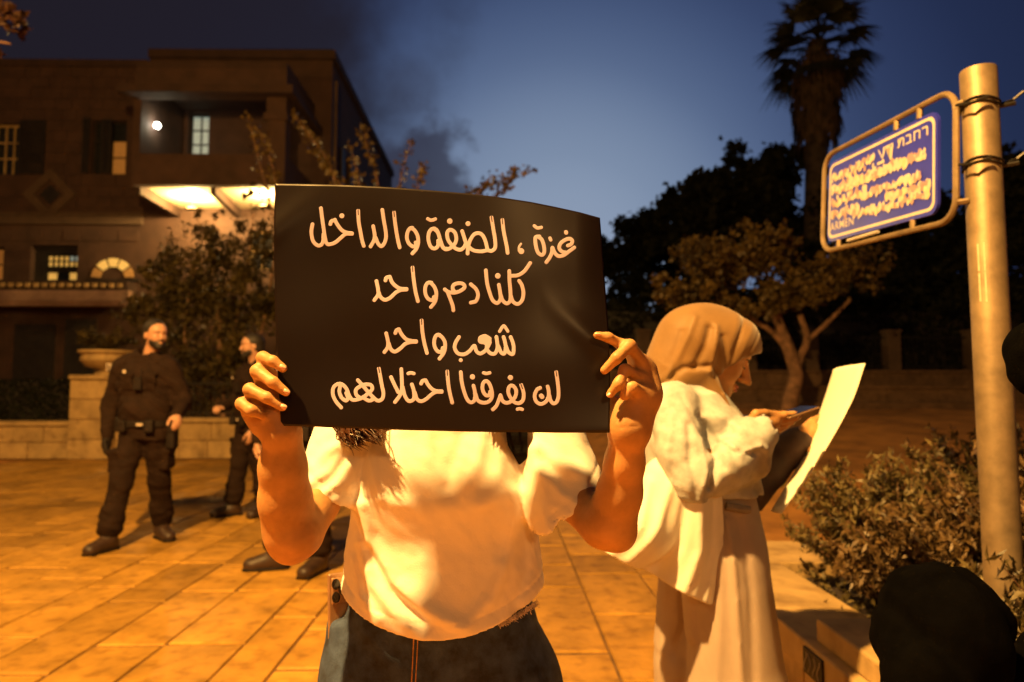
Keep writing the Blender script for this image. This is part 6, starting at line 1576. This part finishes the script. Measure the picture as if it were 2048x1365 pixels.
# long white shirt, flaring out behind
S = SDF.box((.22, 1.66, .66), (.80, 2.28, 1.10), .0050)
S.loft([.70, .80, .90, 1.00, 1.06], [.44, .49, .545, .575, .575], [1.97] * 5, [.170, .155, .150, .150, .14], [.215, .205, .198, .190, .18], n=2.2, k=.02)
S.chain([P(1330, 960, 1.80), P(1290, 1060, 1.78), P(1240, 1110, 1.80)], [.06, .065, .05], .05)
S.cone(P(1380, 1000, 1.78), P(1365, 1180, 1.80), .055, .05, .05)
for pts, amp, w in (([(1330, 960), (1300, 1040), (1250, 1110)], .009, .013), ([(1290, 960), (1265, 1040), (1215, 1100)], .007, .012), ([(1360, 980), (1345, 1080), (1310, 1150)], -.009, .014), ([(1385, 980), (1385, 1090), (1355, 1170)], .009, .013), ([(1415, 990), (1410, 1100), (1390, 1190)], -.006, .012)): jf(pts, amp, w, 1.80)
S.warp(wrinkles(.004, 24, 61, (1, .3, .15)))
hm_a, hm_b = P(1190, 1092, 1.80), P(1398, 1196, 1.80)
nn_ = np.array([(hm_b - hm_a)[2], 0, -(hm_b - hm_a)[0]]); S.plane(hm_a, nn_ if nn_[2] < 0 else -nn_)
S.plane(P(1428, 1000, 1.80), (1, .55, .05))
hB(S, 'long_shirt', M['cotton'])
# wide white trousers
S = SDF.box((.36, 1.70, .02), (.88, 2.26, 1.00), .0065)
S.loft([.78, .86, .93, .985], [.605, .60, .60, .60], [1.97] * 4, [.130, .132, .120, .112], [.185, .185, .170, .160], n=2.2, k=.02)
for s, dx in ((-1, .02), (1, -.03)):
    S.chain([(.605, 1.97 + s * .085, .80), (.615 + dx, 1.965 + s * .092, .45), (.60 + dx, 1.965 + s * .095, .04)], [.118, .128, .140], .02)
for pts, amp, w in (([(1452, 1040), (1460, 1180), (1468, 1365)], .009, .010), ([(1478, 1040), (1492, 1180), (1492, 1365)], -.006, .012), ([(1400, 1200), (1405, 1290), (1385, 1365)], -.009, .013), ([(1430, 1100), (1432, 1220), (1425, 1365)], .006, .012), ([(1372, 1190), (1362, 1280), (1360, 1365)], .006, .010)): jf(pts, amp, w, 1.80)
S.warp(wrinkles(.0030, 22, 71, (1, .3, .12)))
hB(S, 'trousers', M['trousers'])
for s in (-1, 1):
    S = SDF.box((.52, 1.97 + s * .10 - .07, -.01), (.84, 1.97 + s * .10 + .07, .12), .006); S.cone((.62, 1.97 + s * .10, .045), (.77, 1.97 + s * .10, .035), .045, .036, .02); S.plane((0, 0, .004), (0, 0, -1)); hB(S, 'shoe', M['cotton'])
# phone and paper in her hands
p2 = empty('phone', tuple(P(1590, 826, 1.83))); tag(p2, 'phone lying on the open palm of the woman in the headscarf', 'phone')
d_ = P(1632, 811, 1.86) - P(1560, 836, 1.82); q = Vector(d_).to_track_quat('X', 'Z'); p2.rotation_mode = 'QUATERNION'; p2.rotation_quaternion = q
MB().box(-.050, .055, -.034, .036, -.004, .0035).build('case', M['phone_gold'], p2, bevel=.003, seg=3); MB().box(-.047, .052, -.031, .033, .0036, .0046).build('screen', M['phone_black'], p2)
p3 = empty('paper_sheet', tuple(P(1640, 880, 2.03))); tag(p3, 'large curved white sheet of paper held up by the woman in the headscarf', 'paper'); p3o = np.array(p3.location)
Lp = [(1667, 740, 2.16), (1640, 822, 2.15), (1600, 925, 2.12), (1551, 1018, 2.04)]
Rp = [(1731, 727, 1.90), (1702, 808, 1.91), (1636, 925, 1.94), (1563, 1028, 1.96)]
cl = catmull([P(*p) for p in Lp], 9); crr = catmull([P(*p) for p in Rp], 9)
v = []; m_ = 10
for a_, b_ in zip(cl, crr):
    for k in range(m_):
        t = k / (m_ - 1); v.append(a_ * (1 - t) + b_ * t + np.array([-.02 * math.sin(math.pi * t), 0, 0]) - p3o)
nr = len(cl); ii, jj = np.meshgrid(np.arange(nr - 1), np.arange(m_ - 1), indexing='ij'); a = (ii * m_ + jj).ravel()
ps = mesh_np('sheet', v, np.stack([a, a + 1, a + m_ + 1, a + m_], 1), M['paper'], p3, smooth=True)
m2 = ps.modifiers.new('thickness', 'SOLIDIFY'); m2.thickness = .0012

# ------------------------------------------------------------------ dark shapes close to the camera
dk = empty('person', (1.02, 1.22, 0)); tag(dk, 'unidentified dark silhouette in the bottom right corner, modelled as a crouching person in black hood and coat', 'person'); dko = np.array(dk.location)  # what the silhouette is stays unknown; a hooded figure stands in
S = SDF.box((.50, .85, -.01), (1.4, 1.6, 1.05), .012)
cA = P(1902, 1238, 1.15)
S.ell(cA + (0, .03, -.05), (.075, .09, .10), None, .03); S.cone(cA + (.01, .04, -.12), (.78, 1.22, .60), .05, .05, .03); S.loft([.20, .40, .56, .62], [.90, .88, .84, .80], [1.24] * 4, [.12, .13, .12, .05], [.09, .09, .08, .05], k=.04)
S.chain([(.84, 1.19, .30), (.76, 1.0, .36), (.84, 1.05, .05)], [.07, .05, .04], .03); S.chain([(.98, 1.19, .30), (.96, 1.0, .36), (.98, 1.05, .05)], [.07, .05, .04], .03)
mesh_from(S, 'body', M['skin2'], dk, dko)
S = SDF.box((.46, .84, .08), (1.5, 1.62, 1.06), .008)
S.ell(cA + (.004, .03, -.03), (.098, .115, .112), None, .03); S.cone(cA + (-.02, .03, -.06), P(1850, 1365, 1.13), .085, .060, .04)
S.ell((.96, 1.22, .58), (.17, .15, .22), None, .06); S.ell((1.14, 1.22, .70), (.20, .16, .22), None, .06); S.ell((.98, 1.20, .34), (.24, .17, .26), None, .06)  # right swell of the coat also stands in for the black shade there
S.chain([P(1860, 1370, 1.10), (.72, 1.02, .62), (.76, .96, .50)], [.065, .055, .045], .03)
S.warp(ridge([(cA[0] - .09, cA[2] + .02), (cA[0] - .05, cA[2] - .06), (cA[0] - .06, cA[2] - .14)], -.010, .010)); S.warp(ridge([(cA[0] + .02, cA[2] + .09), (cA[0] + .06, cA[2] + .02), (cA[0] + .09, cA[2] - .08)], -.008, .009)); S.warp(wrinkles(.005, 38, 81, (.5, .2, 1))); S.warp(wrinkles(.002, 120, 82, (.8, .2, .6)))
mesh_from(S, 'hooded_coat', M['black_cloth'], dk, dko)
# unidentified round black shape at the right edge, modelled as a foam covered microphone
mc = empty('round_black_shape', (1.10, .98, 0)); tag(mc, 'unidentified round black shape at the right edge, modelled as a foam microphone on a stand', 'microphone'); mco = np.array(mc.location)
cM = P(2078, 716, .98)
S = SDF.box(cM - .10, cM + .14, .005); S.cone(cM + (.0, 0, .012), cM + (.0, 0, -.018), .044, .040, .02); S.warp(wrinkles(.0012, 160, 5))
mesh_from(S, 'foam_cover', M['foam'], mc, mco)
MB().tube([cM + (.02, 0, 0) - mco, (.10, 0, cM[2] - .0), (.10, 0, .02)], .009, 8).build('stand', M['black_cloth'], mc)
for a in range(3): MB().tube([(.10, 0, .30), (.10 + .25 * math.cos(a * 2.09 + .3), .25 * math.sin(a * 2.09 + .3), .01)], .008, 6).build('leg', M['black_cloth'], mc)
